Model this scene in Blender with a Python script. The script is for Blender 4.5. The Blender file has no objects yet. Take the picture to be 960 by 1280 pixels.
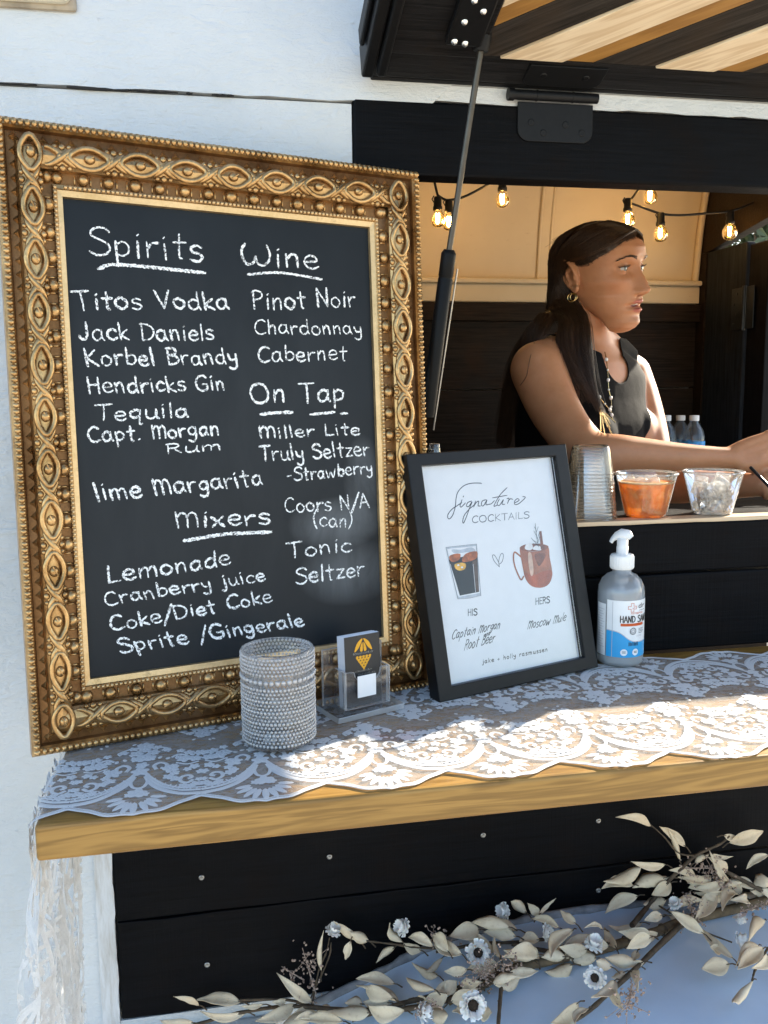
import bpy, bmesh, math, random
import numpy as np
from mathutils import Vector, Matrix, noise
R = math.radians
rnd = random.Random(7)
sc = bpy.context.scene
COL = sc.collection

# ---------------------------------------------------------------- camera
PITCH, ROLL, YAW, FPX = 0.13649776, 0.00991927, 0.18894505, 1100.0
CAM = Vector((0.0, -1.206, 1.5))
_fw = Vector((math.sin(YAW) * math.cos(PITCH), math.cos(YAW) * math.cos(PITCH), -math.sin(PITCH)))
_rt = Vector((math.cos(YAW), -math.sin(YAW), 0.0))
_up = _rt.cross(_fw)
RT = _rt * math.cos(ROLL) - _up * math.sin(ROLL)
UP = _rt * math.sin(ROLL) + _up * math.cos(ROLL)
cd = bpy.data.cameras.new('camera')
cam = bpy.data.objects.new('camera', cd)
COL.objects.link(cam)
cam.matrix_world = Matrix(((RT.x, UP.x, -_fw.x, CAM.x), (RT.y, UP.y, -_fw.y, CAM.y), (RT.z, UP.z, -_fw.z, CAM.z), (0, 0, 0, 1)))
cd.sensor_fit = 'VERTICAL'
cd.sensor_height = 36.0
cd.lens = FPX / 1280.0 * 36.0
cd.clip_start = 0.02
cd.clip_end = 500.0
sc.camera = cam

# ---------------------------------------------------------------- light
SUN_AZ, SUN_EL = R(30.0), R(26.5)          # azimuth from +X towards +Y
w = bpy.data.worlds.new('World')
sc.world = w
w.use_nodes = True
nt = w.node_tree
bg = nt.nodes['Background']
sky = nt.nodes.new('ShaderNodeTexSky')
sky.sky_type = 'NISHITA'
sky.sun_disc = False
sky.sun_elevation = SUN_EL
sky.sun_rotation = R(90) - SUN_AZ
nt.links.new(sky.outputs[0], bg.inputs[0])
bg.inputs[1].default_value = 0.145
sd = bpy.data.lights.new('sun', 'SUN')
sd.energy = 5.0
sd.angle = R(0.5)
sd.color = (1.0, 0.90, 0.74)
sun = bpy.data.objects.new('sun', sd)
COL.objects.link(sun)
to_sun = Vector((math.cos(SUN_EL) * math.cos(SUN_AZ), math.cos(SUN_EL) * math.sin(SUN_AZ), math.sin(SUN_EL)))
sun.rotation_euler = to_sun.to_track_quat('Z', 'Y').to_euler()
sun.location = to_sun * 20
sc.view_settings.view_transform = 'Standard'
sc.view_settings.look = 'None'
sc.view_settings.gamma = 1.0
sc.view_settings.use_curve_mapping = False
sc.view_settings.exposure = 1.75
cy = sc.cycles
cy.use_denoising = True
cy.max_bounces = 10
cy.diffuse_bounces = 5
cy.glossy_bounces = 4
cy.transmission_bounces = 8
cy.transparent_max_bounces = 48
cy.caustics_reflective = False
cy.caustics_refractive = False
cy.sample_clamp_indirect = 6.0

# ---------------------------------------------------------------- helpers
def ray(px, py):
    d = RT * ((px - 480.0) / FPX) - UP * ((py - 640.0) / FPX) + _fw
    return d
def atY(px, py, Y):
    d = ray(px, py); return CAM + d * ((Y - CAM.y) / d.y)
def atZ(px, py, Z):
    d = ray(px, py); return CAM + d * ((Z - CAM.z) / d.z)
def atX(px, py, X):
    d = ray(px, py); return CAM + d * ((X - CAM.x) / d.x)
def at_plane(px, py, o, n):
    d = ray(px, py); return CAM + d * ((o - CAM).dot(n) / d.dot(n))

def catmull(pts, k=6, closed=False):
    P = [Vector(p) for p in pts]
    n = len(P)
    if n < 3: 
        return [P[0].lerp(P[-1], i / k) for i in range(k + 1)]
    out = []
    rng = n if closed else n - 1
    for i in range(rng):
        p0 = P[(i - 1) % n] if (closed or i > 0) else P[0] * 2 - P[1]
        p1, p2 = P[i], P[(i + 1) % n]
        p3 = P[(i + 2) % n] if (closed or i + 2 < n) else P[-1] * 2 - P[-2]
        for j in range(k):
            t = j / k
            out.append(0.5 * ((2 * p1) + (p2 - p0) * t + (2 * p0 - 5 * p1 + 4 * p2 - p3) * t * t + (3 * p1 - p0 - 3 * p2 + p3) * t ** 3))
    if not closed: out.append(P[-1].copy())
    return out

class MB:
    def __init__(s):
        s.V, s.F, s.M, s.S = [], [], [], []
    def add(s, vs, fs, X=None, mat=0, smooth=False):
        b = len(s.V)
        if X is not None: vs = [X @ Vector(v) for v in vs]
        s.V.extend([tuple(v) for v in vs])
        for f in fs:
            s.F.append([b + i for i in f]); s.M.append(mat); s.S.append(smooth)
    def box(s, lo, hi, X=None, mat=0):
        x0, y0, z0 = lo; x1, y1, z1 = hi
        s.add([(x0, y0, z0), (x1, y0, z0), (x1, y1, z0), (x0, y1, z0), (x0, y0, z1), (x1, y0, z1), (x1, y1, z1), (x0, y1, z1)],
              [(0, 3, 2, 1), (4, 5, 6, 7), (0, 1, 5, 4), (1, 2, 6, 5), (2, 3, 7, 6), (3, 0, 4, 7)], X, mat)
    def prism(s, poly, a, b, axis='y', X=None, mat=0):
        n = len(poly)
        def p3(p, h):
            return (p[0], h, p[1]) if axis == 'y' else ((p[0], p[1], h) if axis == 'z' else (h, p[0], p[1]))
        vs = [p3(p, a) for p in poly] + [p3(p, b) for p in poly]
        fs = [list(range(n)), list(range(2 * n - 1, n - 1, -1))] + [(i, n + i, n + (i + 1) % n, (i + 1) % n) for i in range(n)]
        s.add(vs, fs, X, mat)
    def tube(s, pts, r, n=8, X=None, mat=0, caps=True, smooth=True, flat=1.0):
        P = [Vector(p) for p in pts]; m = len(P)
        rr = r if isinstance(r, (list, tuple)) else [r] * m
        t0 = (P[1] - P[0]).normalized()
        u = t0.orthogonal().normalized()
        vs = []
        for i in range(m):
            t = (P[min(i + 1, m - 1)] - P[max(i - 1, 0)])
            t = t.normalized() if t.length > 1e-9 else t0
            u = (u - t * u.dot(t))
            u = u.normalized() if u.length > 1e-6 else t.orthogonal().normalized()
            v = t.cross(u)
            for k in range(n):
                a = 2 * math.pi * k / n
                vs.append(P[i] + (u * math.cos(a) + v * math.sin(a) * flat) * rr[i])
        fs = [(i * n + k, i * n + (k + 1) % n, (i + 1) * n + (k + 1) % n, (i + 1) * n + k) for i in range(m - 1) for k in range(n)]
        s.add(vs, fs, X, mat, smooth)
        if caps:
            s.add(vs[:n], [list(range(n - 1, -1, -1))], X, mat)
            s.add(vs[-n:], [list(range(n))], X, mat)
    def lathe(s, prof, n=32, X=None, mat=0, smooth=True, a0=0.0, a1=2 * math.pi):
        full = abs(a1 - a0 - 2 * math.pi) < 1e-6
        m = n if full else n + 1
        vs = []
        for (r, z) in prof:
            for k in range(m):
                a = a0 + (a1 - a0) * k / n
                vs.append((max(r, 1e-5) * math.cos(a), max(r, 1e-5) * math.sin(a), z))
        fs = []
        for i in range(len(prof) - 1):
            for k in range(n):
                k2 = (k + 1) % m
                fs.append((i * m + k, i * m + k2, (i + 1) * m + k2, (i + 1) * m + k))
        s.add(vs, fs, X, mat, smooth)
    def ell(s, c, r, nu=12, nv=8, X=None, mat=0, smooth=True):
        c = Vector(c); r = (r, r, r) if not isinstance(r, (tuple, list)) else r
        vs = [c + Vector((0, 0, -r[2]))]
        for i in range(1, nv):
            p = -math.pi / 2 + math.pi * i / nv
            for k in range(nu):
                a = 2 * math.pi * k / nu
                vs.append(c + Vector((r[0] * math.cos(p) * math.cos(a), r[1] * math.cos(p) * math.sin(a), r[2] * math.sin(p))))
        vs.append(c + Vector((0, 0, r[2])))
        T = len(vs) - 1
        fs = [(0, 1 + (k + 1) % nu, 1 + k) for k in range(nu)]
        for i in range(nv - 2):
            for k in range(nu):
                a, b = 1 + i * nu + k, 1 + i * nu + (k + 1) % nu
                fs.append((a, b, b + nu, a + nu))
        fs += [(T, 1 + (nv - 2) * nu + k, 1 + (nv - 2) * nu + (k + 1) % nu) for k in range(nu)]
        s.add(vs, fs, X, mat, smooth)
    def build(s, name, mats, parent=None, bevel=0.0, seg=2, shade=None):
        me = bpy.data.meshes.new(name)
        me.from_pydata(s.V, [], s.F)
        if not isinstance(mats, (list, tuple)): mats = [mats]
        for m in mats: me.materials.append(m)
        me.polygons.foreach_set('material_index', s.M)
        me.polygons.foreach_set('use_smooth', s.S if shade is None else [shade] * len(s.F))
        me.update()
        o = bpy.data.objects.new(name, me)
        COL.objects.link(o)
        if parent: o.parent = parent
        if bevel > 0:
            b = o.modifiers.new('edge', 'BEVEL'); b.width = bevel; b.segments = seg; b.limit_method = 'ANGLE'; b.angle_limit = R(35)
            b.harden_normals = False
        return o

def tag(o, label=None, cat=None, group=None, kind=None):
    if label: o['label'] = label
    if cat: o['category'] = cat
    if group: o['group'] = group
    if kind: o['kind'] = kind
    return o
def thing(name, label, cat, M=None, group=None):
    o = bpy.data.objects.new(name, None); COL.objects.link(o)
    o.empty_display_size = 0.05
    if M is not None: o.matrix_world = M
    return tag(o, label, cat, group)
def copy_tree(o, parent=None):
    c = o.copy(); COL.objects.link(c)
    if parent: c.parent = parent
    for ch in [x for x in bpy.data.objects if x.parent == o and x != c]:
        copy_tree(ch, c)
    return c
def T(x, y=None, z=None):
    return Matrix.Translation(Vector(x) if y is None else Vector((x, y, z)))
def RX(d): return Matrix.Rotation(R(d), 4, 'X')
def RY(d): return Matrix.Rotation(R(d), 4, 'Y')
def RZ(d): return Matrix.Rotation(R(d), 4, 'Z')
def frame_z(o, z, x=(1, 0, 0)):
    z = Vector(z).normalized(); x = Vector(x); x = (x - z * x.dot(z))
    x = x.normalized() if x.length > 1e-5 else z.orthogonal().normalized()
    y = z.cross(x)
    return Matrix(((x.x, y.x, z.x, o[0]), (x.y, y.y, z.y, o[1]), (x.z, y.z, z.z, o[2]), (0, 0, 0, 1)))

# ---------------------------------------------------------------- materials
def srgb(h):
    c = [int(h[i:i + 2], 16) / 255 for i in (0, 2, 4)]
    return tuple((x / 12.92 if x <= .04045 else ((x + .055) / 1.055) ** 2.4) for x in c) + (1,)
class NM:
    def __init__(s, name):
        s.m = bpy.data.materials.new(name); s.m.use_nodes = True
        s.t = s.m.node_tree; s.b = s.t.nodes['Principled BSDF']; s.out = s.t.nodes['Material Output']
    def n(s, typ, **kw):
        x = s.t.nodes.new(typ)
        for k, v in kw.items():
            if k.startswith('_'): x.inputs[k[1:].replace('_', ' ')].default_value = v
            else: setattr(x, k, v)
        return x
    def l(s, a, b): s.t.links.new(a, b)
    def coords(s, scale=(1, 1, 1), rot=(0, 0, 0), space='Object'):
        tc = s.n('ShaderNodeTexCoord'); mp = s.n('ShaderNodeMapping')
        mp.inputs['Scale'].default_value = scale; mp.inputs['Rotation'].default_value = rot
        s.l(tc.outputs[space], mp.inputs['Vector']); return mp.outputs[0]
    def noise(s, vec, scale, detail=4, rough=.55, dist=0.0):
        x = s.n('ShaderNodeTexNoise'); x.inputs['Scale'].default_value = scale; x.inputs['Detail'].default_value = detail
        x.inputs['Roughness'].default_value = rough; x.inputs['Distortion'].default_value = dist
        if vec is not None: s.l(vec, x.inputs['Vector'])
        return x.outputs['Fac']
    def ramp(s, fac, stops):
        x = s.n('ShaderNodeValToRGB'); e = x.color_ramp.elements
        while len(e) < len(stops): e.new(.5)
        for i, (p, c) in enumerate(stops):
            e[i].position = p; e[i].color = c if len(c) == 4 else tuple(c) + (1,)
        s.l(fac, x.inputs[0]); return x.outputs[0]
    def mix(s, fac, a, b, mode='MIX'):
        x = s.n('ShaderNodeMix', data_type='RGBA', blend_type=mode)
        for sock, v in ((x.inputs[0], fac), (x.inputs[6], a), (x.inputs[7], b)):
            if hasattr(v, 'is_output'): s.l(v, sock)
            else: sock.default_value = v
        return x.outputs[2]
    def math(s, op, a, b=0.0):
        x = s.n('ShaderNodeMath', operation=op)
        for sock, v in ((x.inputs[0], a), (x.inputs[1], b)):
            if hasattr(v, 'is_output'): s.l(v, sock)
            else: sock.default_value = v
        return x.outputs[0]
    def bump(s, h, strength=.3, dist=.002, normal=None):
        x = s.n('ShaderNodeBump'); x.inputs['Strength'].default_value = strength; x.inputs['Distance'].default_value = dist
        s.l(h, x.inputs['Height'])
        if normal is not None: s.l(normal, x.inputs['Normal'])
        return x.outputs[0]
    def set(s, **kw):
        for k, v in kw.items():
            k = k.replace('_', ' ')
            if hasattr(v, 'is_output'): s.l(v, s.b.inputs[k])
            else: s.b.inputs[k].default_value = v
        return s

def plain(name, col, rough=.5, metal=0.0, var=.12, scale=60, bump=.0, spec=.5, coat=0.0, sub=0.0):
    a = NM(name); v = a.coords()
    nz = a.noise(v, scale, 3)
    c = tuple(col[:3]) + (1,)
    d = tuple(x * (1 - var) for x in col[:3]) + (1,)
    e = tuple(min(1, x * (1 + var)) for x in col[:3]) + (1,)
    a.set(Base_Color=a.ramp(nz, [(.3, d), (.7, e)]), Roughness=rough, Metallic=metal)
    a.b.inputs['Specular IOR Level'].default_value = spec
    a.b.inputs['Coat Weight'].default_value = coat
    if bump: a.set(Normal=a.bump(nz, bump, .001))
    if sub:
        a.b.inputs['Subsurface Weight'].default_value = sub
        a.b.inputs['Subsurface Radius'].default_value = (1.0, .35, .2); a.b.inputs['Subsurface Scale'].default_value = .008
    return a.m

def wood(name, c1, c2, axis='x', rough=.5, grain=1.0, bump=.25, ring=8.0, coat=0.0, knots=True):
    """grain runs along axis"""
    a = NM(name)
    sc_ = {'x': (1.2, 14, 14), 'y': (14, 1.2, 14), 'z': (14, 14, 1.2)}[axis]
    v = a.coords(sc_)
    big = a.noise(v, ring * .35, 3, .5, 1.2)
    wv = a.n('ShaderNodeMath', operation='SINE')
    a.l(a.math('MULTIPLY', big, ring * 6.0), wv.inputs[0])
    rings = a.math('MULTIPLY_ADD', wv.outputs[0], .5); rings.node.inputs[2].default_value = .5
    sc2 = {'x': (3, 90, 90), 'y': (90, 3, 90), 'z': (90, 90, 3)}[axis]
    fine = a.noise(a.coords(sc2), 4, 4, .65)
    f = a.math('ADD', a.math('MULTIPLY', rings, .55), a.math('MULTIPLY', fine, .55 * grain))
    col = a.ramp(f, [(.18, c1), (.85, c2)])
    pat = a.noise(a.coords((2, 2, 2)), 3, 2)
    dark = tuple(x * .72 for x in c1[:3]) + (1,)
    col = a.mix(a.math('MULTIPLY', pat, .45), col, dark)
    a.set(Base_Color=col, Roughness=rough, Normal=a.bump(fine, bump, .0008))
    a.b.inputs['Coat Weight'].default_value = coat
    return a.m

def black_wood(name, axis='x', base=(.0018, .0022, .0032), brown=(.008, .005, .0035), saw=True, rough=.55):
    a = NM(name)
    sc2 = {'x': (2.2, 60, 60), 'z': (60, 60, 2.2), 'y': (60, 2.2, 60)}[axis]
    fine = a.noise(a.coords(sc2), 4, 5, .65, .4)
    sw = a.noise(a.coords({'x': (220, 3, 3), 'z': (3, 3, 220), 'y': (3, 220, 3)}[axis]), 1.0, 3, .7)
    blot = a.noise(a.coords((5, 5, 5)), 2.2, 4, .6)
    lo = tuple(x * .5 for x in base) + (1,); hi = tuple(x * 1.8 for x in base) + (1,)
    col = a.ramp(fine, [(.32, lo), (.72, hi)])
    col = a.mix(a.math('MULTIPLY', a.ramp(blot, [(.5, (0, 0, 0)), (.8, (1, 1, 1))]), .6), col, tuple(brown) + (1,))
    # pale scuffs
    scf = a.noise(a.coords((14, 40, 40)), 5, 6, .75)
    col = a.mix(a.math('MULTIPLY', a.ramp(scf, [(.66, (0, 0, 0)), (.74, (1, 1, 1))]), .16), col, (.10, .09, .085, 1))
    h = a.math('ADD', fine, a.math('MULTIPLY', sw, .7 if saw else .1))
    rg = a.ramp(blot, [(.3, (rough - .1,) * 3), (.75, (rough + .16,) * 3)])
    a.set(Base_Color=col, Roughness=rg, Normal=a.bump(h, .5, .0012))
    a.b.inputs['Specular IOR Level'].default_value = .09
    return a.m

def white_paint():
    a = NM('painted_white_panel')
    v = a.coords()
    big = a.noise(v, 3.0, 5, .6)
    mid = a.noise(a.coords((8, 8, 14)), 5, 5, .6, .6)
    fine = a.noise(v, 140, 3, .6)
    strk = a.noise(a.coords((5, 5, 60)), 5, 4, .7)
    blis = a.n('ShaderNodeTexVoronoi', feature='SMOOTH_F1'); a.l(a.coords((1, 1, 1)), blis.inputs['Vector']); blis.inputs['Scale'].default_value = 26
    bl = a.ramp(blis.outputs['Distance'], [(.0, (1, 1, 1)), (.16, (0, 0, 0))])
    msk = a.ramp(mid, [(.58, (0, 0, 0)), (.68, (1, 1, 1))])
    col = a.ramp(big, [(.3, (.52, .555, .57)), (.75, (.645, .665, .67))])
    spk = a.ramp(a.noise(v, 75, 2, .5), [(.74, (0, 0, 0)), (.79, (1, 1, 1))])
    col = a.mix(a.math('MULTIPLY', spk, .35), col, (.42, .40, .36, 1))
    grime = a.ramp(a.noise(a.coords((3, 3, 1.0)), 4, 6, .7), [(.60, (0, 0, 0)), (.78, (1, 1, 1))])
    col = a.mix(a.math('MULTIPLY', grime, .34), col, (.50, .47, .40, 1))
    h = a.math('ADD', a.math('MULTIPLY', mid, .9), a.math('MULTIPLY', fine, .22))
    h = a.math('ADD', h, a.math('MULTIPLY', a.math('MULTIPLY', bl, msk), .6))
    h = a.math('ADD', h, a.math('MULTIPLY', strk, .35))
    a.set(Base_Color=col, Roughness=.40, Normal=a.bump(h, .75, .0045))
    return a.m

def clear(name, tint=(1, 1, 1), ior=1.45, rough=.03, gloss=1.0, haze=0.0, hazecol=(.9, .9, .9), bumpscale=0, bumpstr=.4, spark=0.0):
    """thin clear plastic or glass sheet"""
    a = NM(name)
    tr = a.n('ShaderNodeBsdfTransparent'); tr.inputs[0].default_value = tuple(tint) + (1,)
    gl = a.n('ShaderNodeBsdfGlossy'); gl.inputs['Roughness'].default_value = rough
    gl.inputs[0].default_value = (1, 1, 1, 1)
    fr = a.n('ShaderNodeFresnel'); fr.inputs[0].default_value = ior
    fac = a.math('MULTIPLY', fr.outputs[0], gloss)
    if spark:
        fac = a.math('ADD', fac, spark)
    fac = a.math('MINIMUM', fac, 1.0)
    if bumpscale:
        nz = a.noise(a.coords(), bumpscale, 3)
        b = a.bump(nz, bumpstr, .002); a.l(b, gl.inputs['Normal']); a.l(b, fr.inputs['Normal'])
    mx = a.n('ShaderNodeMixShader'); a.l(fac, mx.inputs[0]); a.l(tr.outputs[0], mx.inputs[1]); a.l(gl.outputs[0], mx.inputs[2])
    last = mx.outputs[0]
    if haze:
        df = a.n('ShaderNodeBsdfTranslucent'); df.inputs[0].default_value = tuple(hazecol) + (1,)
        d2 = a.n('ShaderNodeBsdfDiffuse'); d2.inputs[0].default_value = tuple(hazecol) + (1,)
        m0 = a.n('ShaderNodeMixShader'); m0.inputs[0].default_value = .5; a.l(df.outputs[0], m0.inputs[1]); a.l(d2.outputs[0], m0.inputs[2])
        m2 = a.n('ShaderNodeMixShader'); m2.inputs[0].default_value = haze; a.l(last, m2.inputs[1]); a.l(m0.outputs[0], m2.inputs[2]); last = m2.outputs[0]
    a.l(last, a.out.inputs[0])
    return a.m
# ================================================================ structure
m_ground = plain('pale_gravel', (.55, .48, .38), .9, var=.25, scale=9, bump=.3)
g = MB(); g.add([(-150, -150, 0), (150, -150, 0), (150, 150, 0), (-150, 150, 0)], [(0, 1, 2, 3)])
tag(g.build('ground', m_ground), kind='structure')

M_white = white_paint()
M_black = black_wood('black_stained_wood')
M_blackz = black_wood('black_stained_wood_upright', 'z', base=(.016, .020, .026), brown=(.022, .018, .015))
M_burnt = black_wood('dark_burnt_interior_planks', 'x', base=(.020, .014, .010), brown=(.045, .022, .010), saw=False, rough=.4)
M_bmetal = plain('black_powdercoat', (.0055, .006, .007), .45, var=.2, scale=200, bump=.06, spec=.22)
M_shelf = wood('oiled_pine_shelf', srgb('7a581f'), srgb('a8803e'), 'x', rough=.45, ring=6, coat=.1)
M_screw = plain('screw_zinc', (.32, .31, .29), .4, .9)
M_silver = plain('silver_bolt', (.75, .75, .74), .25, 1.0)

XR = 1.40            # inner face of the right end wall
trailer = thing('drinks_trailer', 'white and black drinks trailer with its serving hatch propped open above the counter', 'trailer', T(0, 0, 0))

# ---- outer skin: L-shaped lower sheet, lapped upper sheet
def irregular(x0, x1, z, amp, n, seed):
    r = random.Random(seed)
    return [(x0 + (x1 - x0) * i / n, z + r.uniform(-amp, amp)) for i in range(n + 1)]
b = MB()
b.prism([(-1.6, .28), (1.5, .28), (1.5, .604), (-.163, .604), (-.163, 1.058), (.193, 1.058), (.193, 1.876), (-1.6, 1.876)], .004, .028)
b.build('side_panel', M_white, trailer)
b = MB()
up = irregular(-1.6, .30, 1.879, .0012, 70, 3)
up += [(.33, 1.9065), (1.5, 1.9065)]
b.prism(up + [(1.5, 2.12), (-1.6, 2.12)], .0005, .026)
b.build('upper_panel', M_white, trailer)
# dark open places along the lapped seam
r = random.Random(5); m_seam = plain('seam_dark', (.02, .018, .016), .9)
for (xa, xb, hh) in ((-.165, -.09, .004), (-.09, -.03, .0016), (-.02, -.012, .0025), (.012, .04, .0028), (-.25, -.2, .0012)):
    n = 8; top = [(xa + (xb - xa) * i / n, 1.878 + r.uniform(-.0002, .001)) for i in range(n + 1)]
    bot = [(xb - (xb - xa) * i / n, 1.878 - .65 * hh * math.sin(math.pi * (.1 + .8 * i / n)) * r.uniform(.6, 1.1)) for i in range(n + 1)]
    b = MB(); b.prism(top + bot, -.0006, .003); b.build('seam_gap', m_seam, trailer)
# second lap line low on the left side
b = MB(); b.prism(irregular(-1.6, -.20, 1.3205, .0008, 40, 8) + [(-.20, 1.326), (-1.6, 1.326)], .0022, .006)
b.build('lap_edge', M_white, trailer)
# roof in profile (end section of the body)
arch = [(0.028, 2.10), (.05, 2.17), (.14, 2.28), (.32, 2.36), (.6, 2.40), (.85, 2.36), (1.02, 2.27), (1.14, 2.13), (1.19, 1.98), (1.215, 1.80)]
arch = [tuple(p) for p in catmull([(p[0], p[1], 0) for p in arch], 4)]
M_cream = NM('cream_interior_paint')
_v = M_cream.coords()
_n1 = M_cream.noise(_v, 2.5, 5, .6); _n2 = M_cream.noise(_v, 30, 4, .6)
_c = M_cream.ramp(_n1, [(.3, (.66, .55, .38)), (.7, (.76, .66, .48))])
_st = M_cream.ramp(M_cream.noise(M_cream.coords((3, 3, 10)), 7, 6, .75), [(.62, (0, 0, 0)), (.72, (1, 1, 1))])
_c = M_cream.mix(M_cream.math('MULTIPLY', _st, .3), _c, (.33, .22, .10, 1))
M_cream.set(Base_Color=_c, Roughness=.45, Normal=M_cream.bump(M_cream.math('ADD', _n1, M_cream.math('MULTIPLY', _n2, .15)), .3, .006))
M_cream = M_cream.m
def arch_sheet(x0, x1, off, th):
    mb = MB()
    inn = [(p[0], p[1]) for p in arch]
    # outward offset for the outer face
    out = []
    for i, p in enumerate(inn):
        a, c = inn[max(i - 1, 0)], inn[min(i + 1, len(inn) - 1)]
        t = Vector((c[0] - a[0], c[1] - a[1])).normalized(); nrm = Vector((-t.y, t.x))
        out.append((p[0] + nrm.x * th, p[1] + nrm.y * th))
    n = len(inn)
    vs = [(x0, y, z) for y, z in inn] + [(x1, y, z) for y, z in inn] + [(x0, y, z) for y, z in out] + [(x1, y, z) for y, z in out]
    fs = []
    for i in range(n - 1):
        fs.append((i, i + 1, n + i + 1, n + i)); fs.append((2 * n + i, 3 * n + i, 3 * n + i + 1, 2 * n + i + 1))
        fs.append((i, 2 * n + i, 2 * n + i + 1, i + 1)); fs.append((n + i, n + i + 1, 3 * n + i + 1, 3 * n + i))
    fs.append((0, n, 3 * n, 2 * n)); fs.append((n - 1, 3 * n - 1, 4 * n - 1, 2 * n - 1))
    mb.add(vs, fs, smooth=False)
    return mb
ob = arch_sheet(-1.6, 1.43, 0, .02).build('ceiling', M_cream, trailer)
# ribs along the arch
for xr in (.925, .22):
    rb = MB()
    for dx in (-.0165, .0165):
        pts = [(xr + dx, p[0] - .002, p[1] - .003) for p in arch]
        rb.tube(pts, .0045, 6)
    rb.prism([(p[0] - .003, p[1] - .0035) for p in arch] + [(p[0] + .002, p[1] + .003) for p in reversed(arch)], xr - .015, xr + .015, 'x')
    rb.build('rib', M_cream, trailer)
b = MB()   # rolled edge trim where the lining meets the end wall
b.tube([(XR - .010, p[0] - .008, p[1] - .006) for p in arch], .010, 8)
b.build('edge_trim', M_cream, trailer)
b = MB(); b.box((-1.57, 1.190, 1.742), (XR - .002, 1.225, 1.792)); b.box((-1.57, 1.176, 1.792), (XR - .002, 1.225, 1.806))
b.build('ledge', M_cream, trailer, bevel=.004)
# dark planks of the back wall
b = MB(); z = .55
rr = random.Random(11)
for k, hgt in enumerate((.19, .19, .19, .19, .19, .25)):
    z1 = min(z + hgt, 1.739)
    b.box((-1.57, 1.205 - rr.uniform(0, .004), z + .002), (XR - .003, 1.235, z1)); z = z1
b.box((-1.57, 1.180, 1.690), (XR - .003, 1.203, 1.7395))
b.build('back_wall', M_burnt, trailer, bevel=.002)
b = MB(); b.box((-1.57, .03, .50), (XR, 1.235, .548)); b.build('floor', M_burnt, trailer)
# outer back skin and left end
b = MB(); b.box((-1.6, 1.24, .5), (1.43, 1.26, 1.80)); b.build('rear_panel', M_white, trailer)
b = MB()
poly = [(.03, .5)] + [(p[0], p[1]) for p in arch] + [(1.238, .5)]
b.prism(poly, -1.62, -1.60, 'x'); b.build('left_end_wall', M_burnt, trailer)
# right end wall with a wide opening towards the sun
b = MB()
up_ = [(p[0], p[1]) for p in arch if p[1] >= 1.90]
b.prism([(.029, 1.884), (.860, 1.884), (.866, 1.930), (1.166, 1.8835), (1.236, 1.8835), (1.225, 1.90)] + up_[::-1], XR, XR + .03, 'x')  # header stepped down out of view, shaped to keep sun off her arm
b.box((XR, 1.1665, .5), (XR + .03, 1.237, 1.8825))
b.build('end_wall', M_burnt, trailer)
# jamb board and hinged leaf of the side door
b = MB(); b.box((XR + .002, .972, .5), (XR + .028, 1.163, 1.883)); 
door = b.build('door_jamb', M_blackz, trailer, bevel=.003)
b = MB(); b.box((XR + .006, .880, .52), (XR + .030, .9635, 1.874), None)
leaf = b.build('door', black_wood('near_black_door', 'z', base=(.006, .006, .007)), trailer, bevel=.003)
b = MB()
hz = 1.71
b.box((XR - .003, .972, hz - .055), (XR + .001, 1.025, hz + .055))
b.tube([(XR - .004, .966, hz - .058), (XR - .004, .966, hz + .058)], .006, 10)
b.box((XR - .002, .925, hz - .055), (XR + .001, .960, hz + .055))
for dy, dz in ((1.0, .04), (1.013, .013), (1.0, -.014), (1.014, -.04)):
    b.lathe([(.0001, .0015), (.004, .0008), (.0045, 0)], 8, frame_z((XR - .003, dy, hz + dz), (-1, 0, 0)))
b.build('hinge', plain('door_hinge_dark', (.022, .028, .034), .4, .4), leaf, bevel=.0015)

# ---- serving window surround
b = MB(); b.box((.1945, 0, 1.7875), (1.5, .040, 1.8835)); b.build('header_board', M_black, trailer, bevel=.0035)
b = MB(); b.box((.1945, .0005, 1.100), (.2815, .040, 1.786)); b.build('window_post', M_blackz, trailer, bevel=.003)
b = MB(); b.box((XR + .035, .0005, 1.307), (1.5, .040, 1.786)); b.build('window_post', M_blackz, trailer, bevel=.003)
b = MB(); b.prism(irregular(.195, 1.5, 1.8850, .0012, 60, 21) + [(1.5, 1.9055), (.195, 1.9055)], .003, .03)
b.build('white_strip', M_white, trailer)
b = MB(); b.box((.2825, 0, 1.2235), (1.5, .030, 1.2985)); b.build('front_plank', M_black, trailer, bevel=.003)
b = MB(); b.prism([(.2825, 1.1005), (1.5, 1.1005), (1.5, 1.2205), (1.1, 1.2195), (.7, 1.2206), (.2825, 1.2180)], .0015, .03); b.build('front_plank', M_black, trailer, bevel=.003)
M_counter = wood('bare_pine_counter', (.50, .36, .22, 1), (.68, .52, .34, 1), 'x', rough=.55, ring=5)
b = MB(); b.prism(irregular(.2825, 1.5, 1.2992, .0006, 40, 9) + [(x, z + .0008) for x, z in reversed(irregular(.2825, 1.5, 1.3042, .0003, 20, 10))], -.002, .030); b.build('counter_edge', M_counter, trailer)
b = MB(); b.box((.2825, .0306, 1.2992), (1.398, .105, 1.3046)); b.build('counter', M_black, trailer)
b = MB(); b.box((.2825, .034, 1.262), (1.398, .080, 1.2965)); b.build('counter_support', M_burnt, trailer)
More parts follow.
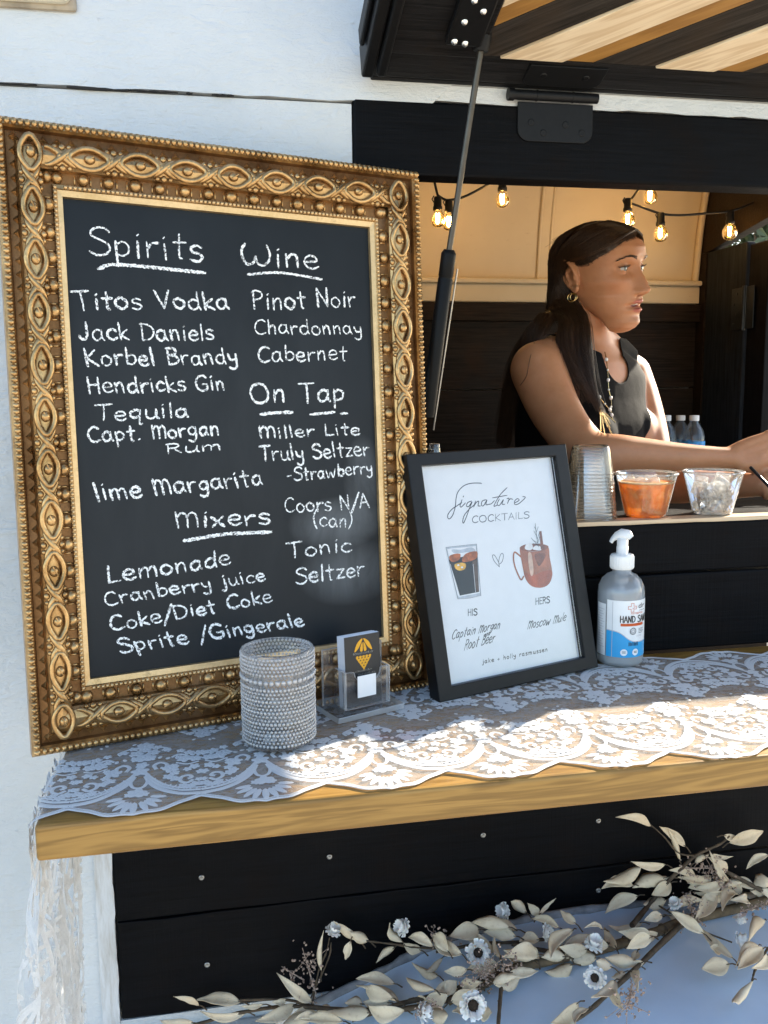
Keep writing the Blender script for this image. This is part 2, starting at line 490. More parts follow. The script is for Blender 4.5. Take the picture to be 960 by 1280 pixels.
# lower planks
zs = [(.9655, 1.0600), (.7590, .9640), (.6065, .7560)]
for k, (z0, z1) in enumerate(zs):
    q = random.Random(40 + k)
    top = irregular(-.1605, 1.5, z1, .0012, 24, 50 + k); bot = irregular(-.1605, 1.5, z0, .0012, 24, 60 + k)
    b = MB(); b.prism(bot + top[::-1], 0.0008 * k, .0265); b.build('front_plank', M_black, trailer, bevel=.0018)
b = MB(); b.prism([(x, z) for z, x in irregular(.60, 1.0605, -.1625, .0012, 40, 4)] + [(x, z) for z, x in reversed(irregular(.60, 1.0605, -.187, .0008, 20, 6))], .0, .0035)
m_trim = NM('weathered_white_trim'); _v = m_trim.coords((30, 30, 4))
_n = m_trim.noise(_v, 3, 6, .7)
m_trim.set(Base_Color=m_trim.ramp(_n, [(.42, (.60, .62, .63)), (.70, (.40, .38, .34))]), Roughness=.6, Normal=m_trim.bump(_n, .6, .002))
b.build('corner_trim', m_trim.m, trailer)
for (px, py) in ((252, 1097), (412, 1071), (259, 1206), (604, 1044), (748, 1026), (748, 1113)):
    p = atY(px, py, 0); b = MB()
    b.lathe([(.0001, .0006), (.0014, .0006), (.0016, .0012), (.0036, .0012), (.0042, 0)], 12, frame_z((p.x, -.0002, p.z), (0, -1, 0)))
    b.build('screw', M_screw, trailer)

# ---- shelf
b = MB(); b.box((-.1795, -.379, 1.062), (1.5, -.0015, 1.0985)); b.build('shelf', M_shelf, trailer, bevel=.004, seg=3)

# ---- wheel fender and its weld lip
fp = [(.10, .585), (.187, .618), (.25, .644), (.324, .669), (.41, .682), (.505, .688), (.62, .687), (.75, .676), (.868, .658), (1.0, .620), (1.1, .570), (1.2, .50)]
fpc = [(p.x, p.y) for p in catmull([(x, z, 0) for x, z in fp], 5)]
b = MB(); b.prism(fpc + [(x, z - .012) for x, z in reversed(fpc)], -.30, -.001); 
M_fender = plain('blue_white_fender_paint', (.60, .74, .90), .35, var=.05, scale=14, bump=.15, coat=.2)
b.build('fender', M_fender, trailer, shade=False)
b = MB(); nz = random.Random(3)
b.tube([(x, -.006, z + .003 + nz.uniform(-.0012, .0012)) for x, z in fpc], [.006 + nz.uniform(-.0015, .0015) for _ in fpc], 7)
b.build('fender_bead', plain('grey_sealant', (.22, .23, .24), .7, var=.4, scale=40, bump=.5), trailer)
b = MB(); b.box((-1.6, -.05, .28), (.06, .0035, .585)); b.build('lower_ledge', M_white, trailer, bevel=.01)

# ---- small cream window frame on the body, top left
p0 = atY(90, 12, 0)
b = MB()
b.box((p0.x - .26, -.018, p0.z + .002), (p0.x, .002, p0.z + .20)); 
b.build('small_hatch', plain('aged_cream_metal', (.66, .60, .46), .4, var=.15, scale=20), trailer, bevel=.014, seg=4)
b = MB(); b.box((p0.x - .265, -.006, p0.z - .004), (p0.x + .006, .0015, p0.z + .21)); b.build('small_hatch_flange', plain('rusty_flange', (.36, .30, .22), .7, var=.4, scale=30), trailer, bevel=.004)

# ---- lifted hatch (hinged at the header, 20 degrees above level)
HA = R(20.0)
hatch = thing('hatch', None, None); hatch.parent = trailer
hatch.matrix_world = Matrix.Translation((0, 0, 1.913)) @ Matrix(((1, 0, 0, 0), (0, -math.cos(HA), -math.sin(HA), 0), (0, math.sin(HA), -math.cos(HA), 0), (0, 0, 0, 1)))
def flipz(b):
    b.V = [(x, y, -z) for x, y, z in b.V]; b.F = [f[::-1] for f in b.F]; return b
# written with z up from the panel (underside z<0) and flipped into the local frame, whose z points down
HW0, HW1, HL = .2175, 1.42, .66
M_hatch = black_wood('black_hatch_frame', 'x', base=(.012, .012, .013), brown=(.024, .017, .012), saw=False, rough=.45)
b = MB()
b.box((HW0, .006, -.001), (HW1, HL, .016))
flipz(b).build('hatch_backing', M_hatch, hatch, bevel=.002)
b = MB()
b.box((HW0 + .001, .008, -.0095), (HW1 - .001, .058, -.0015)); b.box((HW0 + .001, .0585, -.016), (.352, HL - .06, -.0015)); b.box((HW0 + .001, HL - .0595, -.016), (HW1 - .001, HL - .001, -.0015)); b.box((HW1 - .09, .0585, -.016), (HW1 - .001, HL - .06, -.0015))
flipz(b).build('hatch_frame', M_hatch, hatch, bevel=.003)
b = MB(); b.box((HW0 - .0165, .022, -.024), (HW0 - .001, HL + .01, .022)); b.box((HW0 + .0015, .03, -.028), (HW0 + .014, HL, -.0165))
b.box((HW0 - .024, .06, -.010), (HW0 - .017, HL - .03, .015))
b.box((HW0, -.003, -.0075), (HW1, .0055, .020))
flipz(b).build('edge_strip', M_bmetal, hatch, bevel=.003)
ang = R(37.6); per = .2155
m_pale = wood('pale_pine_slat', (.66, .50, .32, 1), (.88, .74, .54, 1), 'x', rough=.5, ring=6, bump=.15)
m_tan = wood('amber_pine_slat', srgb('8f6630'), srgb('ae8244'), 'x', rough=.5, ring=5, bump=.15)
m_dk = black_wood('dark_stained_slat', 'x', base=(.030, .026, .023), brown=(.05, .036, .025), saw=False)
def clip_slat(s0, s1, zlo, zhi):
    # parallelogram strip clipped to the inner rectangle of the hatch
    y0, y1, x0, x1 = .059, HL - .0605, .3525, HW1 - .0905
    k = 1 / math.tan(ang)
    poly = [(s0, y0), (s1, y0), (s1 + (y1 - y0) * k, y1), (s0 + (y1 - y0) * k, y1)]
    def clip(P, ax, lim, sgn):
        out = []
        for i in range(len(P)):
            a, c = P[i - 1], P[i]
            da, dc = sgn * (a[ax] - lim), sgn * (c[ax] - lim)
            if (da >= 0) != (dc >= 0):
                t = da / (da - dc); out.append((a[0] + (c[0] - a[0]) * t, a[1] + (c[1] - a[1]) * t))
            if dc >= 0: out.append(c)
        return out
    for ax, lim, sgn in ((0, x0, 1), (0, x1, -1)): 
        poly = clip(poly, ax, lim, sgn)
        if len(poly) < 3: return None
    return poly
for k in range(-6, 6):
    for (o0, o1, mt, zl, nm) in ((.1605, .246, m_pale, -.0135, 'slat'), (.2465, .2895, m_tan, -.0105, 'slat'), (.2900, .3755, m_dk, -.0105, 'slat')):
        s0, s1 = o0 + per * k + .0006, o1 + per * k - .0006
        pl = clip_slat(s0, s1, 0, 0)
        if not pl: continue
        # local frame turned so that grain runs along the slat
        Mt = Matrix.Translation((s0, .059, 0)) @ Matrix.Rotation(ang, 4, 'Z')
        inv = Mt.inverted()
        pl2 = [tuple((inv @ Vector((x, y, 0)))[:2]) for x, y in pl]
        b = MB(); b.prism(pl2, zl, -.0012, 'z')
        o = flipz(b).build(nm, mt, hatch, bevel=.001); o.matrix_local = Mt
# bolted bracket for the strut
b = MB(); b.box((.294, .092, -.028), (.340, .30, -.0165)); 
br = flipz(b).build('bracket', M_bmetal, hatch, bevel=.003)
for (x, y) in ((.304, .100), (.318, .098), (.308, .132), (.326, .150), (.311, .165), (.330, .19)):
    b = MB(); b.lathe([(.0001, .0035), (.0024, .0030), (.0036, .0016), (.0044, 0)], 10, frame_z((x, y, -.028), (0, 0, -1)))
    flipz(b).build('bolt', M_silver, hatch)
# big butt hinge between hatch and header
hx0, hx1 = .421, .530
b = MB()
def rrect(x0, x1, z0, z1, r, low=True):
    pts = [(x1, z1), (x0, z1)]
    for k in range(7): a = math.pi + math.pi / 2 * k / 6; pts.append((x0 + r + r * math.cos(a), z0 + r + r * math.sin(a)))
    for k in range(7): a = 1.5 * math.pi + math.pi / 2 * k / 6; pts.append((x1 - r + r * math.cos(a), z0 + r + r * math.sin(a)))
    return pts
b.prism(rrect(hx0, hx1, 1.8375, 1.8885, .016), -.0032, -.0002)
for x, z in ((.440, 1.862), (.458, 1.849), (.490, 1.861), (.514, 1.851)):
    b.lathe([(.0001, .0009), (.0015, .0005), (.0042, .0012), (.0048, 0)], 12, frame_z((x, -.0032, z), (0, -1, 0)))
b.build('hinge_leaf', M_bmetal, trailer, bevel=.0008)
b = MB(); b.tube([(hx0 - .012, -.008, 1.8955), (hx1 + .004, -.008, 1.8955)], .0065, 12)
b.tube([(hx0 - .016, -.008, 1.8955), (hx0 - .008, -.008, 1.8955)], .0082, 12); b.tube([(.445, -.008, 1.8955), (.447, -.008, 1.8955)], .0072, 12); b.tube([(.497, -.008, 1.8955), (.499, -.008, 1.8955)], .0072, 12)
b.build('hinge_pin', M_bmetal, trailer)
b = MB(); b.prism([(x, y) for x, y in rrect(hx0, hx1, .012, .050, .012)], -.0124, -.0096, 'z')
for x in (.445, .505): b.lathe([(.0001, .0009), (.0042, .0012), (.0048, 0)], 12, frame_z((x, .032, -.0124), (0, 0, -1)))
flipz(b).build('hinge_leaf', M_bmetal, hatch, bevel=.0008)
# gas strut
A = atY(601, 62, -.088); Bm = atY(561, 316, -.040); Cc = atY(534, 520, .004)
strut = thing('gas_strut', None, None); strut.parent = trailer
b = MB(); b.tube([A + (A - Bm).normalized() * .01, Bm], .0040, 12); b.build('rod', plain('strut_rod_grey', (.075, .07, .062), .38, .8), strut)
b = MB(); d = (Cc - Bm).normalized()
b.tube([Bm - d * .004, Bm, Bm + d * .001, Bm + d * .030, Bm + d * .031, Bm + d * .033, Bm + d * .034, Cc], [.0070, .0094, .0100, .0100, .0093, .0093, .0100, .0100], 16)
b.build('cylinder', plain('strut_black_gloss', (.004, .0045, .005), .5, spec=.15), strut)
b = MB(); e = (A - Bm).normalized()
b.tube([A - e * .002, A + e * .004, A + e * .03, A + e * .036, A + e * .039], [.0095, .0108, .0108, .008, .003], 12); b.build('end_fitting', M_bmetal, strut)
# cord/second thin rod beside the cylinder
b = MB(); b.tube([Bm + Vector((.013, .004, -.02)), Cc + Vector((.010, .004, -.02))], .0012, 6); b.build('guide_rod', M_screw, strut)
# ================================================================ stroke lettering
GL = {
'S': (62, "58,85 45,98 25,98 10,85 12,68 35,55 55,40 58,20 45,3 22,0 5,12"), 'T': (64, "2,97 62,100;32,98 34,50 33,0"),
'W': (98, "12,100 2,70 8,25 22,5 38,12 46,42;46,42 52,12 68,2 85,20 90,60 80,98"), 'V': (60, "3,98 30,2;30,2 58,98"),
'J': (52, "36,100 38,60 36,15 22,0 8,6 2,24"), 'D': (65, "8,98 9,50 10,2;2,95 35,92 58,70 60,40 45,12 10,2"),
'K': (60, "8,100 10,0;50,92 12,45;12,45 58,0"), 'B': (60, "10,100 10,0;4,98 35,98 48,82 40,62 12,54;12,54 42,50 56,30 42,6 10,0"),
'H': (62, "8,100 8,0;54,98 54,0;8,52 54,54"), 'G': (68, "60,85 42,100 18,88 5,55 12,15 38,0 60,14 60,42;60,42 36,42"),
'C': (62, "58,86 42,100 18,88 5,52 12,15 35,0 60,12"), 'R': (60, "10,100 10,0;4,98 38,98 50,80 40,58 12,50;28,52 58,0"),
'M': (82, "6,92 10,0;9,60 22,85 36,80 42,55 42,0;42,58 55,85 68,80 74,55 75,0"), 'L': (52, "10,100 8,4;8,4 50,6"),
'N': (62, "8,0 8,98;8,98 52,2;52,2 54,100"), 'O': (78, "38,100 12,85 4,50 16,10 40,0 64,15 70,52 58,88 38,100"),
'P': (55, "8,0 10,100;2,92 25,102 48,88 48,65 30,52 10,50"), 'A': (62, "2,0 30,100;30,100 60,0;14,38 48,38"),
'E': (52, "50,98 10,98;10,98 10,0;10,0 52,2;10,50 42,52"), 'I': (20, "10,98 10,0"), 'Z': (56, "6,96 52,96;52,96 6,2;6,2 54,2"),
'Y': (58, "4,98 28,50;54,98 28,50;28,50 28,0"), 'U': (60, "8,98 8,25 30,0 50,22 52,98"), 'X': (58, "4,98 54,0;54,98 4,0"), '%': (60, "8,95 16,98 16,80 6,82 8,95;50,98 8,2;46,18 54,18 54,2 44,4 46,18"),
'a': (55, "42,52 25,60 8,45 5,22 15,3 30,5 42,25;43,58 43,20 52,2"), 'b': (52, "8,100 9,5;9,40 25,58 44,48 46,20 30,2 9,8"),
'c': (48, "44,48 30,60 12,50 5,28 14,6 30,0 46,10"), 'd': (54, "42,50 25,58 8,45 6,18 20,2 34,6 43,22;44,100 44,30 50,0"),
'e': (50, "8,30 42,34 40,52 25,60 9,48 5,25 16,4 32,0 48,10"), 'f': (36, "34,96 22,98 17,80 16,0;4,56 32,58"),
'g': (52, "42,52 25,60 8,46 8,22 24,10 40,22;43,58 42,0 34,-28 18,-34 4,-24"), 'h': (52, "8,100 9,0;9,35 24,58 40,50 42,0"),
'i': (22, "10,58 11,0;9,80 12,84"), 'j': (28, "16,58 17,-10 8,-32 -6,-26;15,82 17,85"), 'k': (48, "8,100 9,0;42,60 10,28;10,28 46,0"),
'l': (22, "8,100 12,0"), 'm': (78, "6,58 8,0;8,35 22,58 36,50 38,0;38,35 52,58 66,50 70,0"), 'n': (52, "7,58 9,0;9,35 24,58 38,50 42,0"),
'o': (52, "26,60 8,46 6,18 24,0 42,12 46,38 26,60"), 'p': (52, "7,60 10,-35;8,45 26,60 44,46 42,18 26,6 9,12"),
'q': (54, "42,52 24,60 7,44 8,18 26,8 42,24;43,58 42,-30 52,-34"), 'r': (42, "6,58 9,0;9,32 22,54 40,55"),
's': (44, "40,52 24,60 9,50 12,36 32,28 40,14 26,0 5,6"), 't': (44, "22,95 22,10 30,0;4,62 42,64"), 'u': (54, "6,58 8,15 22,0 38,10 44,28;44,58 45,12 54,0"),
'v': (48, "4,58 24,0;24,0 44,58"), 'w': (76, "4,58 14,4 22,2 36,40 48,2 56,4 68,58"), 'x': (50, "4,58 46,0;44,60 6,0"), 'y': (52, "6,58 14,28 30,22 42,30;44,58 44,0 38,-28 22,-35 6,-24"),
'z': (48, "6,58 44,56;44,56 6,2;6,2 46,4"), '/': (44, "46,112 0,-24"), '.': (24, "8,2 12,5"), '-': (38, "6,38 30,41"), '(': (28, "22,112 8,72 8,28 22,-14"), ')': (28, "4,112 18,72 18,28 4,-14"),
'+': (50, "24,52 24,8;4,30 44,30"), ' ': (38, "")}
def glyph_strokes(text, jit=0.0, rng=None, space=1.0):
    out, x = [], 0.0
    for ch in text:
        wd, s = GL[ch]
        dy = rng.uniform(-jit, jit) if rng else 0; sc_ = 1 + (rng.uniform(-jit, jit) if rng else 0); sl = rng.uniform(-jit, jit) if rng else 0
        for st in s.split(';'):
            if not st: continue
            P = [tuple(float(q) / 100 for q in p.split(',')) for p in st.split()]
            P = [(x + (px + py * sl) * sc_, py * sc_ + dy) for px, py in P]
            if len(P) > 2: P = [(q.x, q.y) for q in catmull([(a, b_, 0) for a, b_ in P], 5)]
            out.append(P)
        x += wd / 100 * sc_ * space + .07
    return out, x - .07
def resample(P, step):
    out = [P[0]]; acc = 0
    for i in range(len(P) - 1):
        a, c = Vector(P[i]), Vector(P[i + 1]); L = (c - a).length
        n = max(1, int(L / step))
        for k in range(1, n + 1): out.append(tuple(a.lerp(c, k / n)))
    return out
def ribbon(mb, P, wid, fmap, rng=None, rough=.0, lift=0.0, mat=0, step=None):
    """P: 2-D polyline, fmap(x, y, h) -> 3-D"""
    P = [Vector(p[:2]) for p in P]
    if step: P = [Vector(p) for p in resample([tuple(p) for p in P], step)]
    n = len(P)
    L, Rr = [], []
    for i in range(n):
        t = P[min(i + 1, n - 1)] - P[max(i - 1, 0)]
        t = t.normalized() if t.length > 1e-9 else Vector((1, 0))
        nn = Vector((-t.y, t.x))
        wl = wid / 2 * (1 + (rng.uniform(-rough, rough) if rng else 0)); wr = wid / 2 * (1 + (rng.uniform(-rough, rough) if rng else 0))
        e = P[i].copy()
        if i == 0: e -= t * wid * .4; wl *= .6; wr *= .6
        if i == n - 1: e += t * wid * .4; wl *= .6; wr *= .6
        L.append(e + nn * wl); Rr.append(e - nn * wr)
    vs = [fmap(p.x, p.y, lift) for p in L] + [fmap(p.x, p.y, lift) for p in Rr]
    mb.add(vs, [(i, n + i, n + i + 1, i + 1) for i in range(n - 1)], None, mat)

# ================================================================ gilt chalkboard
def gold(name, c_dark, c_light, rough=.34):
    a = NM(name); v = a.coords()
    n1 = a.noise(v, 22, 6, .7); n2 = a.noise(v, 260, 3, .6)
    f = a.math('ADD', a.math('MULTIPLY', n1, .8), a.math('MULTIPLY', n2, .25))
    col = a.ramp(f, [(.34, c_dark), (.62, c_light)])
    wear = a.ramp(a.noise(v, 75, 5, .75), [(.60, (0, 0, 0)), (.70, (1, 1, 1))])
    col = a.mix(a.math('MULTIPLY', wear, .55), col, tuple(x * .45 for x in c_dark) + (1,))
    dust = a.ramp(a.noise(v, 9, 4, .6), [(.55, (0, 0, 0)), (.75, (1, 1, 1))])
    col = a.mix(a.math('MULTIPLY', dust, .18), col, (.42, .36, .28, 1))
    a.set(Base_Color=col, Metallic=.86, Roughness=a.ramp(n1, [(.3, (rough - .06,) * 3), (.7, (rough + .14,) * 3)]), Normal=a.bump(f, .3, .0008))
    return a.m
M_gold = gold('antique_gilt', (.20, .105, .036), (.58, .37, .165), .28)
M_gold2 = gold('pale_gilt_fillet', (.50, .33, .15), (.72, .52, .28), .42)
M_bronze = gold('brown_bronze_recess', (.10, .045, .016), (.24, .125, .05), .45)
BW, BH = .5183, .6952
BM = T(-.2126, -.2132, 1.1005) @ RZ(16.908) @ RX(-4.206) @ RY(-.643)
# (RY positive turns +X towards -Z; the measured in-plane roll is clockwise)
BM = T(-.2126, -.2132, 1.1005) @ RZ(16.908) @ RX(-4.206) @ RY(.643)
board = thing('chalkboard_sign', 'large chalkboard drinks menu in an ornate gilt frame leaning at the shelf end', 'chalkboard', BM)
fr = MB()
prof = [(0, .012), (0, -.004), (.003, -.0095), (.0095, -.0105), (.0115, -.007), (.0135, -.0025), (.023, -.0045), (.0255, -.010), (.030, -.0145), (.040, -.0165), (.049, -.0145), (.0525, -.010), (.0535, -.003), (.0665, -.002), (.0672, -.0055), (.0715, -.006), (.0725, -.0045), (.079, -.0035), (.080, .006)]
IN = .080
INS = (.0790, .0745, .0790, .0670)      # lower, right, upper and left rail widths as measured
KS = [i_ / IN for i_ in INS]
def rect(o):
    return [(o * KS[3], o * KS[0]), (BW - o * KS[1], o * KS[0]), (BW - o * KS[1], BH - o * KS[2]), (o * KS[3], BH - o * KS[2])]
np_ = len(prof)
vs = []
for (o, h) in prof:
    for (x, z) in rect(o): vs.append((x, h, z))
for i in range(np_ - 1):
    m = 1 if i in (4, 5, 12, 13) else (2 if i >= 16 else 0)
    fr.add([vs[i * 4 + k] for k in range(4)] + [vs[i * 4 + 4 + k] for k in range(4)], [(k, (k + 1) % 4, 4 + (k + 1) % 4, 4 + k) for k in range(4)], None, m, False)
fr.add([(0, .012, 0), (BW, .012, 0), (BW, .012, BH), (0, .012, BH)], [(0, 3, 2, 1)], None, 1)
frame = fr.build('frame', [M_gold, M_bronze, M_gold2], board)
sides = [((0, 0), (1, 0), (0, 1), BW), ((BW, 0), (0, 1), (-1, 0), BH), ((BW, BH), (-1, 0), (0, -1), BW), ((0, BH), (0, -1), (1, 0), BH)]
def side_point(k, s, o, h):
    (ox, oz), (tx, tz), (nx, nz), L = sides[k]; o = o * KS[k]
    return Vector((ox + tx * s + nx * o, h, oz + tz * s + nz * o))
q = random.Random(2)
bd = MB()
for k in range(4):
    L = sides[k][3]
    n = int((L - .012) / .0068)
    for i in range(n + 1):
        s = .006 + (L - .012) * i / n
        c = side_point(k, s, .0062, -.0105)
        ax = (.0036, .0026, .0036)
        bd.ell(c, (.0034 if k % 2 == 0 else .0042, .0036, .0042 if k % 2 == 0 else .0034), 7, 5)
bd.build('outer_beading', M_gold, frame)
bd = MB()
for k in range(4):
    L = sides[k][3]; n = int((L - 2 * .0694) / .0050)
    for i in range(n + 1):
        s = .0694 + (L - 2 * .0694) * i / n
        bd.ell(side_point(k, s, .0694, -.0062), .0024, 6, 4)
bd.build('inner_beading', M_gold2, frame)
bd = MB()
for k in range(4):
    L = sides[k][3]; n = round((L - 2 * .060) / .0285)
    for i in range(n + 1):
        s = .060 + (L - 2 * .060) * i / n
        c = side_point(k, s + q.uniform(-.0012, .0012), .0598, -.0045)
        jz = q.uniform(.90, 1.06); bd.ell(c, ((.0072 if k % 2 == 0 else .0068) * jz, .0075 * q.uniform(.88, 1.05), .0072 * jz), 12, 8)
        for d in (-.0085, .0085):      # small collars beside each ball
            if 0 < i < n: bd.ell(side_point(k, s + d, .0598, -.002), (.0016 if k % 2 == 0 else .006, .0026, .006 if k % 2 == 0 else .0016), 6, 4)
bd.build('ball_row', M_gold, frame)
bd = MB()   # small leaf points in the outer cove
for k in range(4):
    L = sides[k][3]; n = round((L - .04) / .0145)
    for i in range(n + 1):
        s = .02 + (L - .04) * i / n
        a, c, d, e = side_point(k, s - .0055, .0232, -.0048), side_point(k, s + .0055, .0232, -.0048), side_point(k, s, .0160, -.0036), side_point(k, s, .0215, -.0075)
        bd.add([a, c, d, e], [(0, 1, 3), (1, 2, 3), (2, 0, 3)])
bd.build('leaf_points', M_gold, frame)
orn = MB()   # guilloche of eye shaped rings, balls and twisted stems on the main moulding
def hump(o): return -.0150 - .0022 * math.cos((o - .040) / .013 * 1.3)
for k in range(4):
    L = sides[k][3]; n = round((L - .078) / .0545); p = (L - .078) / n
    for i in range(n + 1):
        s0 = .039 + p * i
        corner = i in (0, n)
        ex, ey = (.0185 * q.uniform(.95, 1.05), .0118 * q.uniform(.92, 1.07)) if not corner else (.0165, .0125)
        pts = []
        no_eye = corner and k % 2 == 0           # corner eyes belong to the upright sides
        for j in range(20):
            a = 2 * math.pi * j / 20
            ca, sa = math.cos(a), math.sin(a)
            pts.append(side_point(k, s0 + ex * ca * (1 if abs(ca) < .9 else 1.10), .0400 + ey * sa * (1 - .12 * ca * ca), hump(.04 + ey * sa) - .0018))
        if not no_eye: orn.tube(pts + [pts[0], pts[1]], .0031, 7, caps=False)
        if not no_eye: orn.ell(side_point(k, s0 + q.uniform(-.0012, .0012), .0400 + q.uniform(-.0008, .0008), -.0175 + q.uniform(-.0008, .0008)), (.0062 if k % 2 == 0 else .0052, .0050, .0052 if k % 2 == 0 else .0062), 10, 8)
        if not no_eye: orn.tube([side_point(k, s0 - .0045, .0375, -.0215), side_point(k, s0 + .004, .0425, -.0215)], [.0012, .0006], 5)
        if i < n:
            sm = s0 + p / 2
            for sg in (-1, 1):          # crossing stems
                pts = [side_point(k, sm + t * p * .33, .040 + sg * .0095 * math.sin(t * 1.7), -.0165 - .0022 * math.cos(t * 3) * (1 if sg > 0 else .2)) for t in [j / 6 - 1 for j in range(13)]]
                orn.tube(pts, [.0018 + .0020 * math.sin(math.pi * j / 12) for j in range(13)], 7)
            for j in (-1, 0, 1):        # twisted knot in the middle
                a, c = side_point(k, sm + j * .0042 - .003, .0355, -.0172), side_point(k, sm + j * .0042 + .003, .0445, -.0172)
                orn.tube([a, a.lerp(c, .5) + Vector((0, -.003, 0)), c], [.0012, .0024, .0012], 6)
            for sg in (-1, 1):          # side buds
                for (ds, do, rr_) in ((0, .0108, .0040), (-.0075, .0112, .0030), (.0075, .0112, .0030)):
                    orn.ell(side_point(k, sm + ds, .040 + sg * do, -.0135), (rr_, .0032, rr_), 8, 5)
orn.build('scroll_ornament', M_gold, frame)

# slate
a = NM('chalkboard_slate'); v = a.coords()
n1 = a.noise(a.coords((6, 6, 2.2), (0, .5, 0)), 3.0, 5, .65, .6); n2 = a.noise(v, 6, 4, .6); n3 = a.noise(v, 420, 2, .5)
# old wiped chalk, thickest at the lower right of the slate
tc = a.n('ShaderNodeTexCoord'); sep = a.n('ShaderNodeSeparateXYZ'); a.l(tc.outputs['Object'], sep.inputs[0])
def blob(cx, cz, rx, rz):
    dx = a.math('DIVIDE', a.math('SUBTRACT', sep.outputs[0], cx), rx); dz = a.math('DIVIDE', a.math('SUBTRACT', sep.outputs[2], cz), rz)
    d = a.math('ADD', a.math('MULTIPLY', dx, dx), a.math('MULTIPLY', dz, dz))
    return a.math('MAXIMUM', a.math('SUBTRACT', 1.0, d), 0.0)
sm = a.math('ADD', a.math('ADD', blob(.385, .235, .07, .035), a.math('MULTIPLY', blob(.40, .17, .075, .045), .8)), a.math('ADD', a.math('MULTIPLY', blob(.425, .29, .03, .06), .7), a.math('MULTIPLY', blob(.2, .34, .3, .3), .10)))
smear = a.math('MULTIPLY', sm, a.ramp(n1, [(.30, (.25,) * 3), (.7, (1,) * 3)]))
dots = a.ramp(n3, [(.80, (0, 0, 0)), (.86, (1, 1, 1))])
base = a.ramp(n2, [(.3, (.0050, .0080, .0112)), (.7, (.0082, .0122, .0162))])
col = a.mix(a.math('MULTIPLY', smear, .20), base, (.55, .60, .64, 1))
col = a.mix(a.math('MULTIPLY', dots, .16), col, (.6, .65, .7, 1))
a.set(Base_Color=col, Roughness=.50, Normal=a.bump(a.noise(v, 500, 2), .12, .0004))
a.b.inputs['Specular IOR Level'].default_value = .25
b = MB(); b.box((INS[3] - .003, .0015, INS[0] - .003), (BW - INS[1] + .003, .008, BH - INS[2] + .003))
slate = b.build('slate', a.m, board)
a = NM('white_chalk'); v = a.coords()
gr = a.noise(a.coords(), 420, 3, .75)
tr = a.n('ShaderNodeBsdfTransparent'); mx = a.n('ShaderNodeMixShader')
a.set(Base_Color=(.84, .87, .88, 1), Roughness=.95)
a.l(a.ramp(gr, [(.38, (.05,) * 3), (.50, (1,) * 3)]), mx.inputs[0]); a.l(tr.outputs[0], mx.inputs[1]); a.l(a.b.outputs[0], mx.inputs[2]); a.l(mx.outputs[0], a.out.inputs[0])
M_chalk = a.m
LINES = [("Spirits", 110, 318, 255, 326, 36, 3.4), ("Titos Vodka", 93, 387, 287, 386, 24, 3.4), ("Jack Daniels", 99, 425, 268, 425, 23, 3.2), ("Korbel Brandy", 107, 457, 298, 455, 22, 3.2),
 ("Hendricks Gin", 110, 492, 282, 487, 21, 3.2), ("Tequila", 118, 526, 236, 521, 20, 3.3), ("Capt. Morgan", 111, 554, 275, 543, 20, 3.2), ("Rum", 207, 567, 277, 562, 13, 2.6),
 ("lime Margarita", 120, 626, 329, 606, 23, 3.4), ("Mixers", 219, 661, 339, 654, 23, 3.6), ("Lemonade", 134, 730, 289, 705, 22, 3.2), ("Cranberry juice", 132, 757, 332, 725, 18, 3.0),
 ("Coke/Diet Coke", 139, 789, 341, 752, 19, 3.2), ("Sprite /Gingerale", 150, 816, 381, 782, 19, 3.2), ("Wine", 301, 332, 399, 336, 28, 3.3), ("Pinot Noir", 316, 387, 445, 383, 24, 3.1),
 ("Chardonnay", 318, 417.5, 453, 418, 19, 2.6), ("Cabernet", 322, 452, 434, 450, 21, 2.6), ("On Tap", 313, 504, 431, 502, 26, 3.2), ("Miller Lite", 324, 548, 450, 543, 16, 2.8),
 ("Truly Seltzer", 325, 577, 462, 569, 20, 2.8), ("-Strawberry", 359, 602, 466, 591, 17, 2.6), ("Coors N/A", 356, 641, 462, 635, 19, 2.6), ("(can)", 391, 658, 441, 658, 19, 2.2),
 ("Tonic", 358, 697, 440, 689, 20, 3.0), ("Seltzer", 369, 730, 456, 719, 21, 3.0)]
UNDER = [(123, 336, 150, 331, 256, 341, 4.2), (310, 343, 350, 341, 402, 349, 3.2), (326, 518, 345, 516, 365, 515, 4.4), (388, 518, 402, 517, 418, 515, 3.6), (426, 517, 430, 516.5, 434, 516.6, 3.2), (230, 676, 280, 668, 339, 665, 4.4)]
Bi = BM.inverted(); Bn = (BM.to_3x3() @ Vector((0, 1, 0))).normalized(); Bo = BM @ Vector((0, .0012, 0))
def b_loc(px, py):
    p = Bi @ at_plane(px, py, Bo, Bn); return Vector((p.x, p.z))
ch = MB(); q = random.Random(12)
for (txt, x0, y0, x1, y1, cap, th) in LINES:
    st, wtot = glyph_strokes(txt, .05, q)
    A_, B_ = b_loc(x0, y0), b_loc(x1, y1)
    upv = b_loc((x0 + x1) / 2, (y0 + y1) / 2 - cap) - (A_ + B_) / 2
    dx = B_ - A_
    unit = upv.length; upv = upv * .93; thm = unit * th / cap * .80
    def mp(x, y): 
        p = A_ + dx * (x / wtot) + upv * y; return (p.x, p.y)
    for s in st:
        ribbon(ch, [mp(*p) for p in s], thm * q.uniform(.72, 1.22), lambda x, y, h: (x, .0010 - h, y), q, .34, 0.0, step=.0012)
for (x0, y0, xm, ym, x1, y1, th) in UNDER:
    P = [tuple(b_loc(x0, y0)), tuple(b_loc(xm, ym)), tuple(b_loc(x1, y1))]
    P = [(p.x, p.y) for p in catmull([(p[0], p[1], 0) for p in P], 10)]
    ribbon(ch, P, .0036 * th / 4, lambda x, y, h: (x, .0011, y), q, .35, 0, step=.0012)
